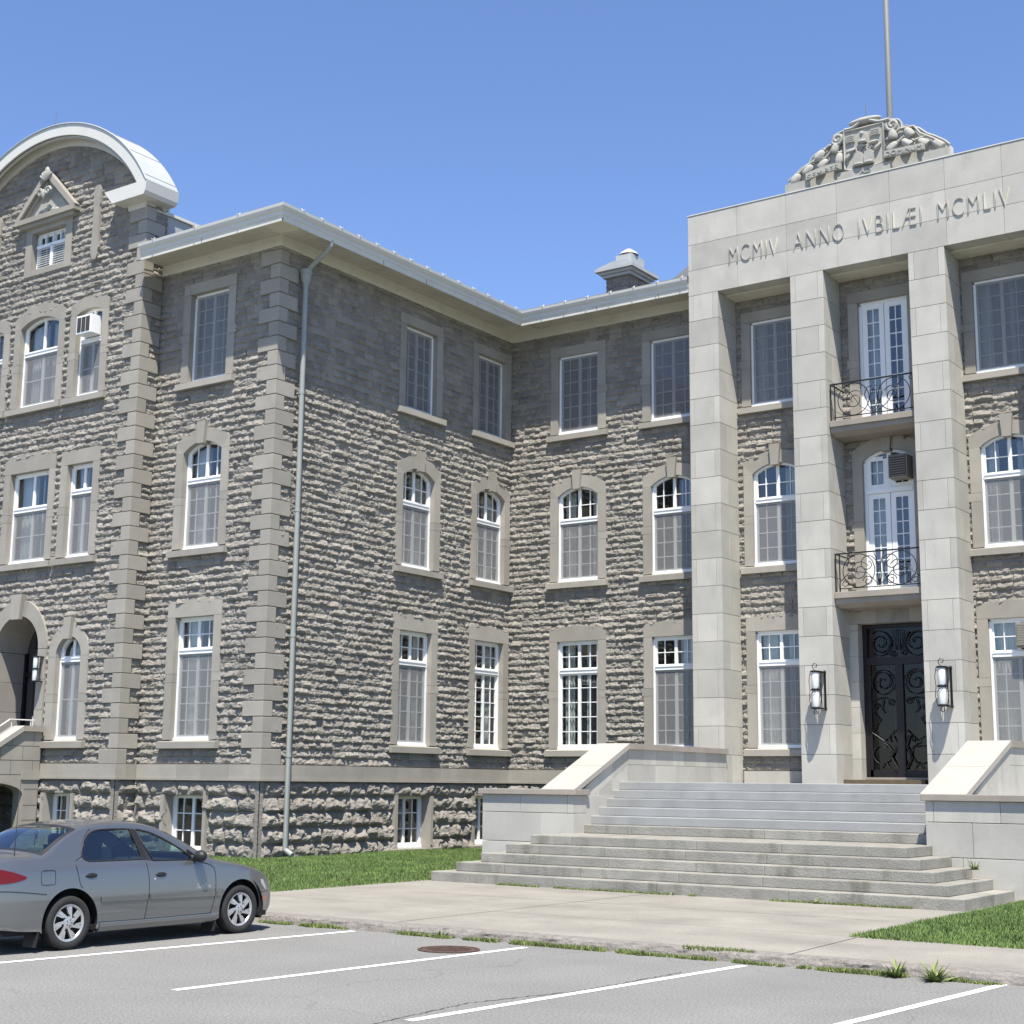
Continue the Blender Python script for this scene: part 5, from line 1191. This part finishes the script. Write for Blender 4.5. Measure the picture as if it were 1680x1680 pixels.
def lm(x, y): return ~((x < XS+0.25) & (y > YC-0.25)) & ~((x > -18.7) & (y > 24.9))
blades('grass', -24.5, -18.0, 18.08, 33.3, 150000, zfl, 3, 'mown green lawn between the parked car and the stone wall', lm)
blades('grass', -33.0, -24.5, 18.1, 24.0, 45000, zfl, 4, 'mown green lawn behind the parked car under the left wing', lm)
def rm(x, y): return ~((x < -6.7) & (y > 25.2)) & ~((x < -7.6+0.0*y) & (y > 22.9)) 
blades('grass', -7.55, -1.0, 18.05, 25.5, 110000, zfr, 5, 'mown green lawn right of the front steps', rm)
# kerb weeds: low tufts in the gutter
def tuftmask(x, y):
    d = fbm(x*0.9+4, x*0+2.2, 3); fine = fbm(x*4+9, x*0+5.1, 3); ok = (d > 0.40) & (fine > 0.38)
    prof = np.clip((d-0.38)*3.2, 0, 1)*fine*1.8
    return ok & (np.abs(y-15.55) < 0.02+0.10*prof*fbm(x*9, y*9, 2)) & ((x < -13.6) == (x < -13.6)) & ((x > -15.2))
blades('kerb_grass', -15.2, 2.0, 15.40, 15.72, 90000, lambda x, y: 0.0, 8, 'patchy weeds and grass growing along the kerb', tuftmask, h=(0.008, 0.055), material='weed')
blades('kerb_grass', -8.6, -7.3, 15.64, 15.74, 900, lambda x, y: 0.10, 9, 'grass tuft in the paving joint at the kerb', lambda x, y: fbm(x*2, y*2, 2) > 0.45, h=(0.01, 0.05), material='weed')
blades('step_grass', -16.5, -8.5, 22.74, 22.84, 9000, lambda x, y: 0.105, 10, 'thin grass along the foot of the bottom step', lambda x, y: fbm(x*0.8+9, y*0, 2) > 0.55, h=(0.01, 0.05), material='weed')
def weed(x, y, z, r, n, label, seed, name='weed', cat='weed'):
    rs = random.Random(seed); c = MB(); up = Vector((0, 0, 1))
    for k in range(n):
        a = rs.random()*2*PI; L = r*(0.35+0.75*rs.random()**1.5); el = 0.15+1.25*rs.random(); w = r*(0.04+0.06*rs.random())
        d = Vector((math.cos(a), math.sin(a), 0)); s = Vector((-d.y, d.x, 0))*(0.6+0.5*rs.random())+up*0.3*(rs.random()-.5); p0 = Vector((x+r*0.35*(rs.random()-.5), y+r*0.2*(rs.random()-.5), z-0.01))
        pts = [p0]; e = el
        for q in range(3): e -= 0.28*rs.random(); pts.append(pts[-1]+(d*math.cos(e)+up*math.sin(e))*L/3)
        ws = (w*0.35, w, w*0.8, w*0.1); vs = []
        for p, ww in zip(pts, ws): vs += [p-s*ww, p+s*ww]
        c.poly(vs, [(0, 1, 3, 2), (2, 3, 5, 4), (4, 5, 7, 6)], M['weed'], rs.random())
    c.build(name, label=label, cat=cat)
weed(-5.98, 15.50, 0, 0.22, 80, 'leafy green weed by the kerb, left of the two big ones', 1)
weed(-5.53, 15.42, 0, 0.25, 80, 'dark spiky weed by the kerb, right of the two big ones', 2)
weed(-12.02, 15.56, 0, 0.15, 40, 'small leafy weed at the kerb above the manhole cover', 3)
weed(-9.02, 15.50, 0, 0.14, 30, 'small upright weed at the kerb between the two middle parking lines', 4)
weed(-10.05, 22.76, 0.11, 0.14, 30, 'small green weed at the foot of the bottom step near its right end', 5)
weed(-8.55, 23.0, 0.11, 0.18, 40, 'bushy weed at the bottom step corner by the right lawn', 6)
weed(-8.2, 24.9, 0.63, 0.20, 60, 'round green weed growing on the steps beside the right pier', 7)
weed(-12.65, 22.78, 0.11, 0.10, 24, 'tiny weed at the foot of the bottom step near its middle', 8)
weed(-14.2, 15.55, 0, 0.12, 30, 'small weed at the kerb beside the front of the car', 9)
# parking lines
for (a, b) in (((-13.94, 10.38), (-13.37, 15.44)), ((-10.94, 10.1), (-10.52, 15.30)), ((-8.09, 10.07), (-7.65, 15.36)), ((-5.36, 10.0), (-4.90, 15.62)), ((-2.5, 10.0), (-2.05, 15.6))):
    a = Vector((*a, 0)); b = Vector((*b, 0)); d = (b-a).normalized(); a2 = a-d*(4.0 if a.x < -13 else 0.0); nn = Vector((-d.y, d.x, 0))*0.052
    n = 60; v = []; rs = random.Random(int(a.x*10))
    for i in range(n+1):
        p = a2+(b-a2)*i/n; v += [p-nn*(1+0.12*(rs.random()-.5))+Vector((0, 0, 0.004)), p+nn*(1+0.12*(rs.random()-.5))+Vector((0, 0, 0.004))]
    c = MB(); c.poly(v, [(2*i, 2*i+1, 2*i+3, 2*i+2) for i in range(n)], M['line']); c.build('parking_line', kind='structure')
c = MB(); a, b = Vector((-16.6, 7.2, 0.004)), Vector((-16.15, 15.4, 0.004)); nn = Vector((0.055, 0, 0)); c.poly([a-nn, a+nn, b+nn, b-nn], [(0, 1, 2, 3)], M['line']); c.build('parking_line', kind='structure')
# asphalt cracks
def crack(pts, seed, w=0.009):
    rs = random.Random(seed); P = []
    for i in range(len(pts)-1):
        a, b = Vector((*pts[i], 0)), Vector((*pts[i+1], 0)); n = max(2, int((b-a).length/0.05))
        for k in range(n): P.append(a+(b-a)*k/n+Vector((rs.uniform(-.022, .022), rs.uniform(-.022, .022), 0)))
    v = []
    for i, p in enumerate(P):
        d = (P[min(i+1, len(P)-1)]-P[max(i-1, 0)]).normalized(); nn = Vector((-d.y, d.x, 0))*w*rs.uniform(0.25, 1.0); v += [p-nn+Vector((0, 0, .0045)), p+nn+Vector((0, 0, .0045))]
    c = MB(); c.poly(v, [(2*i, 2*i+1, 2*i+3, 2*i+2) for i in range(len(P)-1)], M['joint']); c.build('asphalt_crack', kind='structure')
crack([(-7.9, 14.4), (-7.95, 12.6), (-8.3, 11.2), (-8.2, 9.5)], 1, 0.012)
if False: crack([(-12.6, 15.0), (-12.2, 13.0), (-11.9, 11.0)], 3, 0.005); crack([(-9.9, 12.0), (-9.2, 11.3), (-9.0, 10.0)], 4, 0.006); crack([(-5.6, 14.2), (-6.1, 13.0)], 5, 0.005)
# manhole cover
e = empty('manhole_cover', (-11.07, 14.50, 0), 'round rusty manhole cover in the asphalt', 'manhole cover')
c = MB(); c.lathe([(0.37, 0.002), (0.37, 0.012), (0.335, 0.012), (0.335, 0.003)], (-11.07, 14.50, 0), M['rust'], 32); c.build('ring', parent=e)
c = MB(); c.lathe([(0.0, 0.009), (0.325, 0.009), (0.325, 0.002)], (-11.07, 14.50, 0), M['rust'], 32)
for i in range(-4, 5):
    for j in range(-4, 5):
        if i*i+j*j < 17: c.box(-11.07+i*0.068-0.02, -11.07+i*0.068+0.02, 14.5+j*0.068-0.02, 14.5+j*0.068+0.02, 0.0095, 0.014, M['rust'])
c.build('lid', parent=e)

# ------------------------------------------------------------------ PARKED CAR
CE = empty('parked_car', (-15.25, 10.5, 0), 'silver grey four door sedan parked nose to the kerb', 'car', rotz=-R(1.9))
CMX = Matrix.Translation((-15.25, 10.5, 0)) @ Matrix.Rotation(-R(1.9), 4, 'Z')
EC = [((0.22, .28), (.10, .25)), ((.10, .33), (-.05, .32)), ((.05, .45), (-.09, .45)), ((.04, .58), (-.09, .58)), ((.045, .66), (-.085, .67)), ((.055, .70), (-.045, .72)), ((.055, .80), (-.035, .83)), ((.07, .90), (-.01, .97)), ((.13, .965), (.04, 1.05)), ((.30, .995), (.22, 1.085)), ((.58, 1.005), (.45, 1.10)), ((.82, 1.02), (.66, 1.105)),
      ((.95, 1.075), (.82, 1.185)), ((1.12, 1.19), (1.05, 1.31)), ((1.28, 1.285), (1.27, 1.385)), ((1.50, 1.352), (1.50, 1.425)), ((1.80, 1.378), (1.80, 1.448)), ((2.05, 1.378), (2.10, 1.448)), ((2.32, 1.345), (2.40, 1.420)), ((2.52, 1.285), (2.64, 1.362)), ((2.80, 1.165), (2.98, 1.225)), ((3.06, 1.03), (3.28, 1.06)), ((3.20, .955), (3.47, .965)), ((3.32, .918), (3.58, .94)), ((3.60, .868), (3.80, .905)), ((3.92, .80), (4.10, .845)), ((4.16, .72), (4.37, .755)), ((4.30, .64), (4.50, .66)), ((4.38, .54), (4.57, .55)), ((4.42, .43), (4.60, .43)), ((4.41, .31), (4.57, .30)), ((4.33, .24), (4.48, .22))]
def catmull(P, per):
    P = [np.array(p, float) for p in P]; out = []
    for i in range(len(P)-1):
        p0 = P[max(i-1, 0)]; p1 = P[i]; p2 = P[i+1]; p3 = P[min(i+2, len(P)-1)]
        d1 = max(np.linalg.norm(p2-p1), 1e-6)
        m1 = (p2-p0)/(np.linalg.norm(p2-p1)+np.linalg.norm(p1-p0)+1e-9)*d1; m2 = (p3-p1)/(np.linalg.norm(p3-p2)+np.linalg.norm(p2-p1)+1e-9)*d1
        for k in range(per):
            t = k/per; out.append((2*t**3-3*t*t+1)*p1+(t**3-2*t*t+t)*m1+(-2*t**3+3*t*t)*p2+(t**3-t*t)*m2)
    out.append(P[-1]); return out
PER = 4
S_E = catmull([a for a, b in EC], PER); S_C = catmull([b for a, b in EC], PER)
def Wd(y, z):
    w = 0.852
    p = 1.0
    if y < 0.75: p -= 0.17*((0.75-y)/0.75)**2.4
    if y > 3.75: p -= 0.20*((y-3.75)/0.67)**2.2
    q = 1.0
    if z < 0.34: q -= 0.35*(0.34-z)**1.5
    if z > 0.52: q -= 0.10*min(z-0.52, 0.42)**1.6*2.0
    if 0.30 < z < 0.52: q -= 0.0
    r = w*p*q
    if z > 0.93: 
        s = min((z-0.93)/0.05, 1); r -= 0.018*s+0.43*(z-0.93)*(0.5+0.5*s)
    return r
def car_obj(name, c, parent=None, smooth=True, auto=None, **kw):
    return c.build(name, parent=parent or CE, matrix=CMX, smooth=smooth and not auto, auto=auto, **kw)
side = [tuple(p) for p in S_E]
low = [(4.20, .22)]+[(3.79+.375*math.cos(a), .31+.375*math.sin(a)) for a in np.linspace(R(-14), R(194), 26)]+[(3.40, .205), (2.9, .198), (2.2, .198), (1.62, .205)]+[(1.14+.385*math.cos(a), .31+.385*math.sin(a)) for a in np.linspace(R(-14), R(196), 26)]+[(.74, .235), (.5, .25)]
outline = side+low
WR = catmull([(1.37, 1.005), (1.335, 1.05), (1.36, 1.15), (1.44, 1.26), (1.56, 1.325), (1.75, 1.345), (2.02, 1.345)], 4)+[np.array(p) for p in ((2.10, 1.343), (2.22, .985), (1.6, .985), (1.42, .988))]
WF = [np.array(p) for p in ((2.36, .965), (2.185, 1.335))]+catmull([(2.25, 1.330), (2.42, 1.29), (2.62, 1.205), (2.82, 1.095), (2.97, 1.00)], 4)+[np.array((2.99, .955))]
WR = [tuple(p) for p in WR]; WF = [tuple(p) for p in WF]
BP = [(2.12, 1.345), (2.17, 1.343), (2.345, .962), (2.235, .975)]
def inpoly(p, P):
    x, y = p; c = False; n = len(P); j = n-1
    for i in range(n):
        xi, yi = P[i]; xj, yj = P[j]
        if (yi > y) != (yj > y) and x < (xj-xi)*(y-yi)/(yj-yi)+xi: c = not c
        j = i
    return c
def fill(outl, holes=(), step=0.055, eps=0.02):
    verts = [Vector(p) for p in outl]; edges = [(i, (i+1) % len(outl)) for i in range(len(outl))]
    for h in holes:
        b = len(verts); verts += [Vector(p) for p in h]; edges += [(b+i, b+(i+1) % len(h)) for i in range(len(h))]
    xs = [p[0] for p in outl]; ys = [p[1] for p in outl]
    base = len(verts)
    def near(p):
        for P in (outl, *holes):
            for q in P:
                if abs(q[0]-p[0]) < eps and abs(q[1]-p[1]) < eps: return True
        return False
    y = min(xs)+step/2
    while y < max(xs):
        z = min(ys)+step/2
        while z < max(ys):
            if inpoly((y, z), outl) and not any(inpoly((y, z), h) for h in holes) and not near((y, z)): verts.append(Vector((y, z)))
            z += step
        y += step
    r = delaunay_2d_cdt(verts, edges, [], 0, 1e-6)
    V = [(v[0], v[1]) for v in r[0]]; F = []
    for f in r[2]:
        cx = sum(V[i][0] for i in f)/3; cz = sum(V[i][1] for i in f)/3
        if inpoly((cx, cz), outl) and not any(inpoly((cx, cz), h) for h in holes): F.append(list(f))
    return V, F
V, F = fill(outline, (WR, WF))
body = MB()
for sg in (-1, 1):
    body.poly([(sg*Wd(y, z), y, z) for y, z in V], [f if sg > 0 else f[::-1] for f in F], M['carpaint'])
# top skin
NX = 18; ths = np.linspace(-1, 1, NX+1)
def prof_x(t): # t -1..1 -> (x fraction, height fraction)
    a = t*PI/2; n = 2.6
    cx_, sx_ = abs(math.cos(a)), abs(math.sin(a)); return math.copysign(sx_**(2/n), t), cx_**(2/n)
grid = []
for e, cc in zip(S_E, S_C):
    w = Wd(e[0], e[1]); row = []
    for t in ths:
        fx, h = prof_x(t); p = e+(cc-e)*h; row.append((w*fx, p[0], p[1]))
    grid.append(row)
nS = len(grid)
def idx_of(k): return k*PER
wsA, wsB = idx_of(19)+1, idx_of(22)-1      # windshield
rgA, rgB = idx_of(11)+1, idx_of(14)+1      # backlight
glass = MB(); fs_b = []; fs_g = []; fs_r = []
flat = [p for r in grid for p in r]
for i in range(nS-1):
    for j in range(NX):
        f = (i*(NX+1)+j, i*(NX+1)+j+1, (i+1)*(NX+1)+j+1, (i+1)*(NX+1)+j)
        x = abs(0.5*(grid[i][j][0]+grid[i][j+1][0])); w = Wd(*S_E[i])
        if wsA <= i < wsB and x < w*0.955: (fs_r if (i in (wsA, wsB-1) or x > w*0.90) else fs_g).append(f)
        elif rgA <= i < rgB and x < w*0.93: (fs_r if (i in (rgA, rgB-1) or x > w*0.86) else fs_g).append(f)
        else: fs_b.append(f)
body.poly(flat, fs_b, M['carpaint'])
body_me = body
def weld(c, name, mats_smooth=35, **kw):
    me = c.mesh(name); bm = bmesh.new(); bm.from_mesh(me); bmesh.ops.remove_doubles(bm, verts=bm.verts[:], dist=0.0015); bmesh.ops.recalc_face_normals(bm, faces=bm.faces[:]); bm.to_mesh(me); bm.free()
    me.polygons.foreach_set('use_smooth', [True]*len(me.polygons))
    try: me.set_sharp_from_angle(angle=R(mats_smooth))
    except Exception: pass
    return link(name, me, CE, matrix=CMX, **kw)
weld(body, 'body', 50)
c = MB(); c.poly(flat, fs_g, M['carglass']); weld(c, 'windscreen', label='curved front and rear window glass')
c = MB(); c.poly([(a, b, d+0.001) for a, b, d in flat], fs_r, M['trim']); weld(c, 'window_border')
# underside / inner tub
c = MB(); c.box(-0.78, 0.78, 0.25, 4.3, 0.20, 0.26, M['well']); c.box(-0.72, 0.72, 0.9, 3.3, 0.26, 0.34, M['seat'])
for y0, y1 in ((0.70, 1.58), (3.36, 4.22)):
    for sg in (-1, 1): c.box(min(sg*0.50, sg*0.62), max(sg*0.50, sg*0.62), y0, y1, 0.2, 0.76, M['well'])
    n = 18; yc = (1.14 if y0 < 2 else 3.79)
    for sg in (-1, 1):
        vs = []
        for i in range(n+1):
            a = R(-20)+R(220)*i/n
            for x in (0.50, Wd(yc, 0.6)-0.02): vs.append((sg*x, yc+0.41*math.cos(a), 0.31+0.41*math.sin(a)))
        c.poly(vs, [(2*i, 2*i+1, 2*i+3, 2*i+2) for i in range(n)], M['well'])
        ring = []
        for i in range(n+1):
            a = R(-14)+R(208)*i/n
            for rr, dx in ((0.377 if y0 > 2 else 0.387, 0.0), (0.40, -0.05)):
                y, z = yc+rr*math.cos(a), 0.31+rr*math.sin(a); ring.append((sg*(Wd(y, max(z, .2))+dx), y, z))
        c.poly(ring, [(2*i, 2*i+1, 2*i+3, 2*i+2) for i in range(n)], M['well'])
c.box(-0.74, 0.74, 2.95, 3.35, 0.62, 0.93, M['seat'], bev=0.04); c.box(-0.70, 0.70, 0.7, 1.15, 0.75, 1.02, M['seat'], bev=0.02)
car_obj('underbody', c, smooth=False)
# seats
c = MB()
for x in (-0.36, 0.36):
    c.box(x-0.24, x+0.24, 1.95, 2.5, 0.45, 0.60, M['seat'], bev=0.05)
    c.prism([(1.86, 0.55), (2.02, 0.55), (1.86, 1.13), (1.74, 1.13)], x-0.22, x+0.22, M['seat'], axis='x'); c.box(x-0.13, x+0.13, 1.72, 1.84, 1.12, 1.27, M['seat'], bev=0.04)
car_obj('front_seat', c, auto=50)
c = MB(); c.box(-0.62, 0.62, 1.1, 1.6, 0.45, 0.62, M['seat'], bev=0.04); c.prism([(1.05, 0.6), (1.2, 0.6), (1.02, 1.04), (0.92, 1.04)], -0.6, 0.6, M['seat'], axis='x'); car_obj('rear_seat', c, auto=50)
c = MB(); c.lathe([(0.175, -0.012), (0.19, 0.0), (0.175, 0.012), (0.16, 0.0), (0.175, -0.012)], (-0.36, 2.78, 0.93), M['trim'], 24, axis='y'); car_obj('steering_wheel', c)
# side glass, pillars, trims
for sg in (-1, 1):
    for P, nm in ((WR, 'rear_side_window'), (WF, 'front_side_window')):
        v, f = fill(P, (), 0.12, 0.02); c = MB(); c.poly([(sg*(Wd(y, z)-0.008), y, z) for y, z in v], f, M['carglass']); go = car_obj(nm, c)
        c = MB(); c.tube([(sg*(Wd(y, z)+0.001), y, z) for y, z in P], 0.011, M['trim'], n=6, closed=True); car_obj('window_seal', c, parent=go)
    c = MB(); v, f = fill(BP, (), 0.08, 0.02); c.poly([(sg*(Wd(y, z)+0.003), y, z) for y, z in v], f, M['trim']); car_obj('door_pillar', c)
    # seams
    c = MB()
    for P in ([(2.235, .965), (2.27, .80), (2.275, .60), (2.24, .40), (2.22, .29)], [(1.335, 1.05), (1.22, .98), (1.235, .85), (1.27, .72), (1.30, .69)], [(3.02, .945), (3.30, .86), (3.345, .72), (3.33, .5), (3.27, .29)], [(3.27, .29), (2.6, .285), (1.9, .285), (1.52, .29)], [(1.335, 1.07), (1.37, 1.2), (1.46, 1.31), (1.52, 1.352)]):
        pts = catmull(P, 6); c.tube([(sg*(Wd(y, z)+0.0005), y, z) for y, z in pts], 0.0045, M['trim'], n=5)
    pts = [(.73, .76), (.73, .89), (.75, .905), (.90, .905), (.92, .89), (.92, .76), (.90, .745), (.75, .745)]
    if False: c2 = MB(); c2.tube([(sg*(Wd(y, z)+0.0005), y, z) for y, z in pts], 0.004, M['trim'], n=5, closed=True); car_obj('fuel_flap', c2)
    pts = [(0.10, .70), (0.35, .69), (.6, .665), (.80, .64)]; c.tube([(sg*(Wd(y, z)+0.0005), y, z) for y, z in catmull(pts, 5)], 0.005, M['trim'], n=5)
    pts = [(4.15, .50), (4.30, .50), (4.40, .50)]; c.tube([(sg*(Wd(y, z)+0.0005), y, z) for y, z in catmull(pts, 5)], 0.004, M['trim'], n=5)
    car_obj('body_seam', c)
    if sg > 0:
        c2 = MB(); fp = [(.73, .76), (.73, .89), (.75, .905), (.90, .905), (.92, .89), (.92, .76), (.90, .745), (.75, .745)]
        c2.tube([(sg*(Wd(y, z)+0.0005), y, z) for y, z in fp], 0.004, M['trim'], n=5, closed=True); car_obj('fuel_flap', c2)
    # protective moulding
    c = MB(); n = 40
    for (ya, yb) in ((1.56, 2.255), (2.285, 3.33), (3.345, 3.42)):
        vs = []
        for i in range(n+1):
            y = ya+(yb-ya)*i/n; zc = 0.545-(y-1.5)*0.012
            for (dz, o) in ((-0.035, 0.0), (-0.028, 0.012), (0.028, 0.012), (0.035, 0.0)): vs.append((sg*(Wd(y, zc+dz)+o), y, zc+dz))
        c.poly(vs, [(4*i+k, 4*i+k+1, 4*i+4+k+1, 4*i+4+k) for i in range(n) for k in range(3)], M['carpaint'])
    car_obj('side_moulding', c, auto=30)
    # rocker sill
    c = MB(); vs = []; n = 30
    for i in range(n+1):
        y = 1.56+(3.38-1.56)*i/n
        for (z, o) in ((0.285, 0.001), (0.25, 0.010), (0.20, 0.006), (0.17, -0.03)): vs.append((sg*(Wd(y, z)+o), y, z))
    c.poly(vs, [(4*i+k, 4*i+k+1, 4*i+4+k+1, 4*i+4+k) for i in range(n) for k in range(3)], M['carpaint']); car_obj('rocker_sill', c)
    # handles
    for (y, z) in ((1.42, .825), (2.46, .795)):
        c = MB(); c.blob((sg*(Wd(y, z)+0.004), y, z), (0.016, 0.085, 0.030), M['trim'], n=10)
        do = car_obj('door_handle', c)
    c = MB(); c.blob((sg*(Wd(2.36, .745)+.0), 2.37, .742), (0.006, 0.012, 0.012), M['hub'], n=6); car_obj('door_lock', c)
    # mirror
    c = MB(); x = Wd(3.0, .99); c.blob((sg*(x+0.13), 3.02, 1.00), (0.10, 0.075, 0.075), M['trim'], n=12); c.box(min(sg*(x-0.02), sg*(x+0.08)), max(sg*(x-0.02), sg*(x+0.08)), 2.98, 3.06, .945, .985, M['trim'], bev=0.01)
    c.prism([(2.93, .96), (3.14, .955), (3.02, 1.03), (2.93, 1.08)], sg*(x-0.035), sg*(x-0.008), M['trim'], axis='x'); car_obj('wing_mirror', c, auto=50)
    # side marker + headlamp + tail lamp + fog
    c = MB(); vs = [(4.24, .44), (4.36, .44), (4.36, .40), (4.24, .395)]; c.poly([(sg*(Wd(y, z)+.003), y, z) for y, z in vs], [(0, 1, 2, 3)], M['amber']); car_obj('side_marker', c, smooth=False)
    c = MB(); P = [(4.17, .665), (4.24, .66), (4.31, .585), (4.36, .53), (4.30, .53), (4.2, .60)]; v, f = fill(P, (), 0.03, 0.006); c.poly([(sg*(Wd(y, z)+.004), y, z) for y, z in v], f, M['clear']); car_obj('headlamp', c)
    P = [tuple(p) for p in catmull([(.075, .955), (.20, .94), (.36, .905), (.50, .86), (.54, .84), (.50, .815), (.36, .785), (.20, .775), (.055, .785), (.055, .87), (.075, .955)], 4)][:-1]
    v, f = fill(P, (), 0.04, 0.008); c = MB(); c.poly([(sg*(Wd(y, z)+.006), y, z) for y, z in v], f, M['tail'])
    # wrap round the rear
    vs = []
    rows_ = [i for i in range(nS) if 0.785 <= S_E[i][1] <= 0.96 and S_E[i][0] < 0.5]
    for i in rows_:
        for t in np.linspace(0.55, 1.0, 8):
            fx, h = prof_x(t); e, cc = S_E[i], S_C[i]; p = e+(cc-e)*h; vs.append((sg*Wd(*e)*fx*1.004, p[0]-0.006, p[1]))
    c.poly(vs, [(a*8+k, a*8+k+1, (a+1)*8+k+1, (a+1)*8+k) for a in range(len(rows_)-1) for k in range(7)], M['tail']); car_obj('tail_lamp', c)
    # mud flaps
    for yy in (0.735, 3.385):
        c = MB(); c.prism([(yy, 0.36), (yy+0.02, 0.36), (yy-0.03, 0.06), (yy-0.05, 0.06)], sg*0.60, sg*0.84, M['trim'], axis='x'); car_obj('mud_flap', c, smooth=False)
# wheels
def wheel(x, y, sg):
    w = link('wheel', None, CE); w.empty_display_size = 0.1; w.matrix_parent_inverse = Matrix(); w.location = (x, y, 0.305); w.rotation_euler = (0, 0, 0 if sg > 0 else PI)
    def sub(name, c, auto=45):
        o = link(name, c.mesh(name, auto=auto), None); o.parent = w; return o
    c = MB(); c.lathe([(0.20, -0.09), (0.27, -0.10), (0.295, -0.085), (0.305, -0.05), (0.305, 0.05), (0.296, 0.085), (0.27, 0.098), (0.235, 0.095), (0.205, 0.080), (0.20, 0.06)], (0, 0, 0), M['tyre'], 40, axis='x')
    for k in (-0.045, -0.015, 0.015, 0.045): c.lathe([(0.3055, k-0.004), (0.3055, k+0.004)], (0, 0, 0), M['well'], 40, axis='x')
    sub('tyre', c)
    c = MB(); c.lathe([(0.0, 0.030), (0.17, 0.030), (0.20, 0.045)], (0, 0, 0), M['well'], 32, axis='x')
    c.lathe([(0.185, 0.070), (0.195, 0.082), (0.210, 0.084), (0.213, 0.075), (0.205, 0.06), (0.185, 0.060), (0.185, 0.07)], (0, 0, 0), M['hub'], 40, axis='x')
    c.lathe([(0.0, 0.092), (0.045, 0.090), (0.070, 0.080), (0.070, 0.06)], (0, 0, 0), M['hub'], 24, axis='x')
    for k in range(7):
        a0 = 2*PI*k/7+0.2
        for (da, wd) in ((0.0, 0.022), (0.27, 0.018)):
            r0, r1 = 0.055, 0.192; a = a0+da; tw = 0.42
            p = [(r0, a-0.30), (r1, a+tw-0.075 if da == 0 else a+tw-0.26), (r1, a+tw+0.14 if da == 0 else a+tw-0.05), (r0, a+0.25)]
            if da == 0: p = [(r0, a-0.35), (r1, a+tw-0.14), (r1, a+tw+0.10), (r0, a+0.20)]
            else: p = [(0.10, a+0.10), (r1, a+tw-0.13), (r1, a+tw-0.02), (0.10, a+0.28)]
            vs = []
            for (x_, d_) in ((0.086, 0), (0.055, 0)):
                for (rr, aa) in p: vs.append((x_-(rr-0.05)*0.06, rr*math.cos(aa), rr*math.sin(aa)))
            c.poly(vs, [(0, 1, 2, 3), (7, 6, 5, 4), (0, 4, 5, 1), (2, 6, 7, 3), (1, 5, 6, 2), (3, 7, 4, 0)], M['hub'])
    for k in range(5): a = 2*PI*k/5; c.blob((0.090, 0.035*math.cos(a), 0.035*math.sin(a)), (0.006, 0.009, 0.009), M['well'], n=6)
    sub('rim', c, 30)
    return w
w0 = wheel(0.745, 1.14, 1); wheel(0.745, 3.79, 1); wheel(-0.745, 1.14, -1); wheel(-0.745, 3.79, -1)
# antenna, rear details
c = MB(); c.tube([(0.60, 0.50, 1.03), (0.61, 0.50, 1.06), (0.63, 0.50, 1.82)], [0.018, 0.006, 0.0025], M['trim']); car_obj('antenna', c)
c = MB(); n = 24
for i in range(nS):
    pass
vs = []
for t in np.linspace(-1, 1, 31):
    fx, h = prof_x(t); i = idx_of(4); e, cc = S_E[i], S_C[i]; p = e+(cc-e)*h; 
    for (dz, o) in ((-0.03, 0.0), (-0.02, 0.014), (0.02, 0.014), (0.03, 0.0)): vs.append((Wd(*e)*fx*(1+o*0.6), p[0]-o, p[1]+dz-0.05))
c.poly(vs, [(4*i+k, 4*i+k+1, 4*i+4+k+1, 4*i+4+k) for i in range(30) for k in range(3)], M['carpaint']); car_obj('bumper_strip', c, auto=30)
c = MB()
for sg in (-1, 1): c.lathe([(0.0, 0.055), (0.03, 0.053), (0.038, 0.045), (0.042, 0.03)][::-1], (sg*0.70, -0.02, 0.50), M['clear'], 18, axis='y') if False else c.blob((sg*0.66, 0.0, 0.50), (0.045, 0.02, 0.045), M['clear'], n=10)
car_obj('bumper_lamp', c)
text_me = text_mesh('Sunfire', 0.1, 0.0015, M['hub'], 'badge', 0, 0.24, 0, 0, 0.055, None, italic=0.3)
co = np.zeros(len(text_me.data.vertices)*3); text_me.data.vertices.foreach_get('co', co); co = co.reshape(-1, 3)
new = [(Wd(3.02+p[0], 0.60+p[2])+0.003-p[1]*0.5, 3.02+p[0], 0.60+p[2]) for p in co]
text_me.data.vertices.foreach_set('co', np.array(new).ravel()); text_me.parent = CE; text_me.matrix_parent_inverse = Matrix(); text_me.data.update()
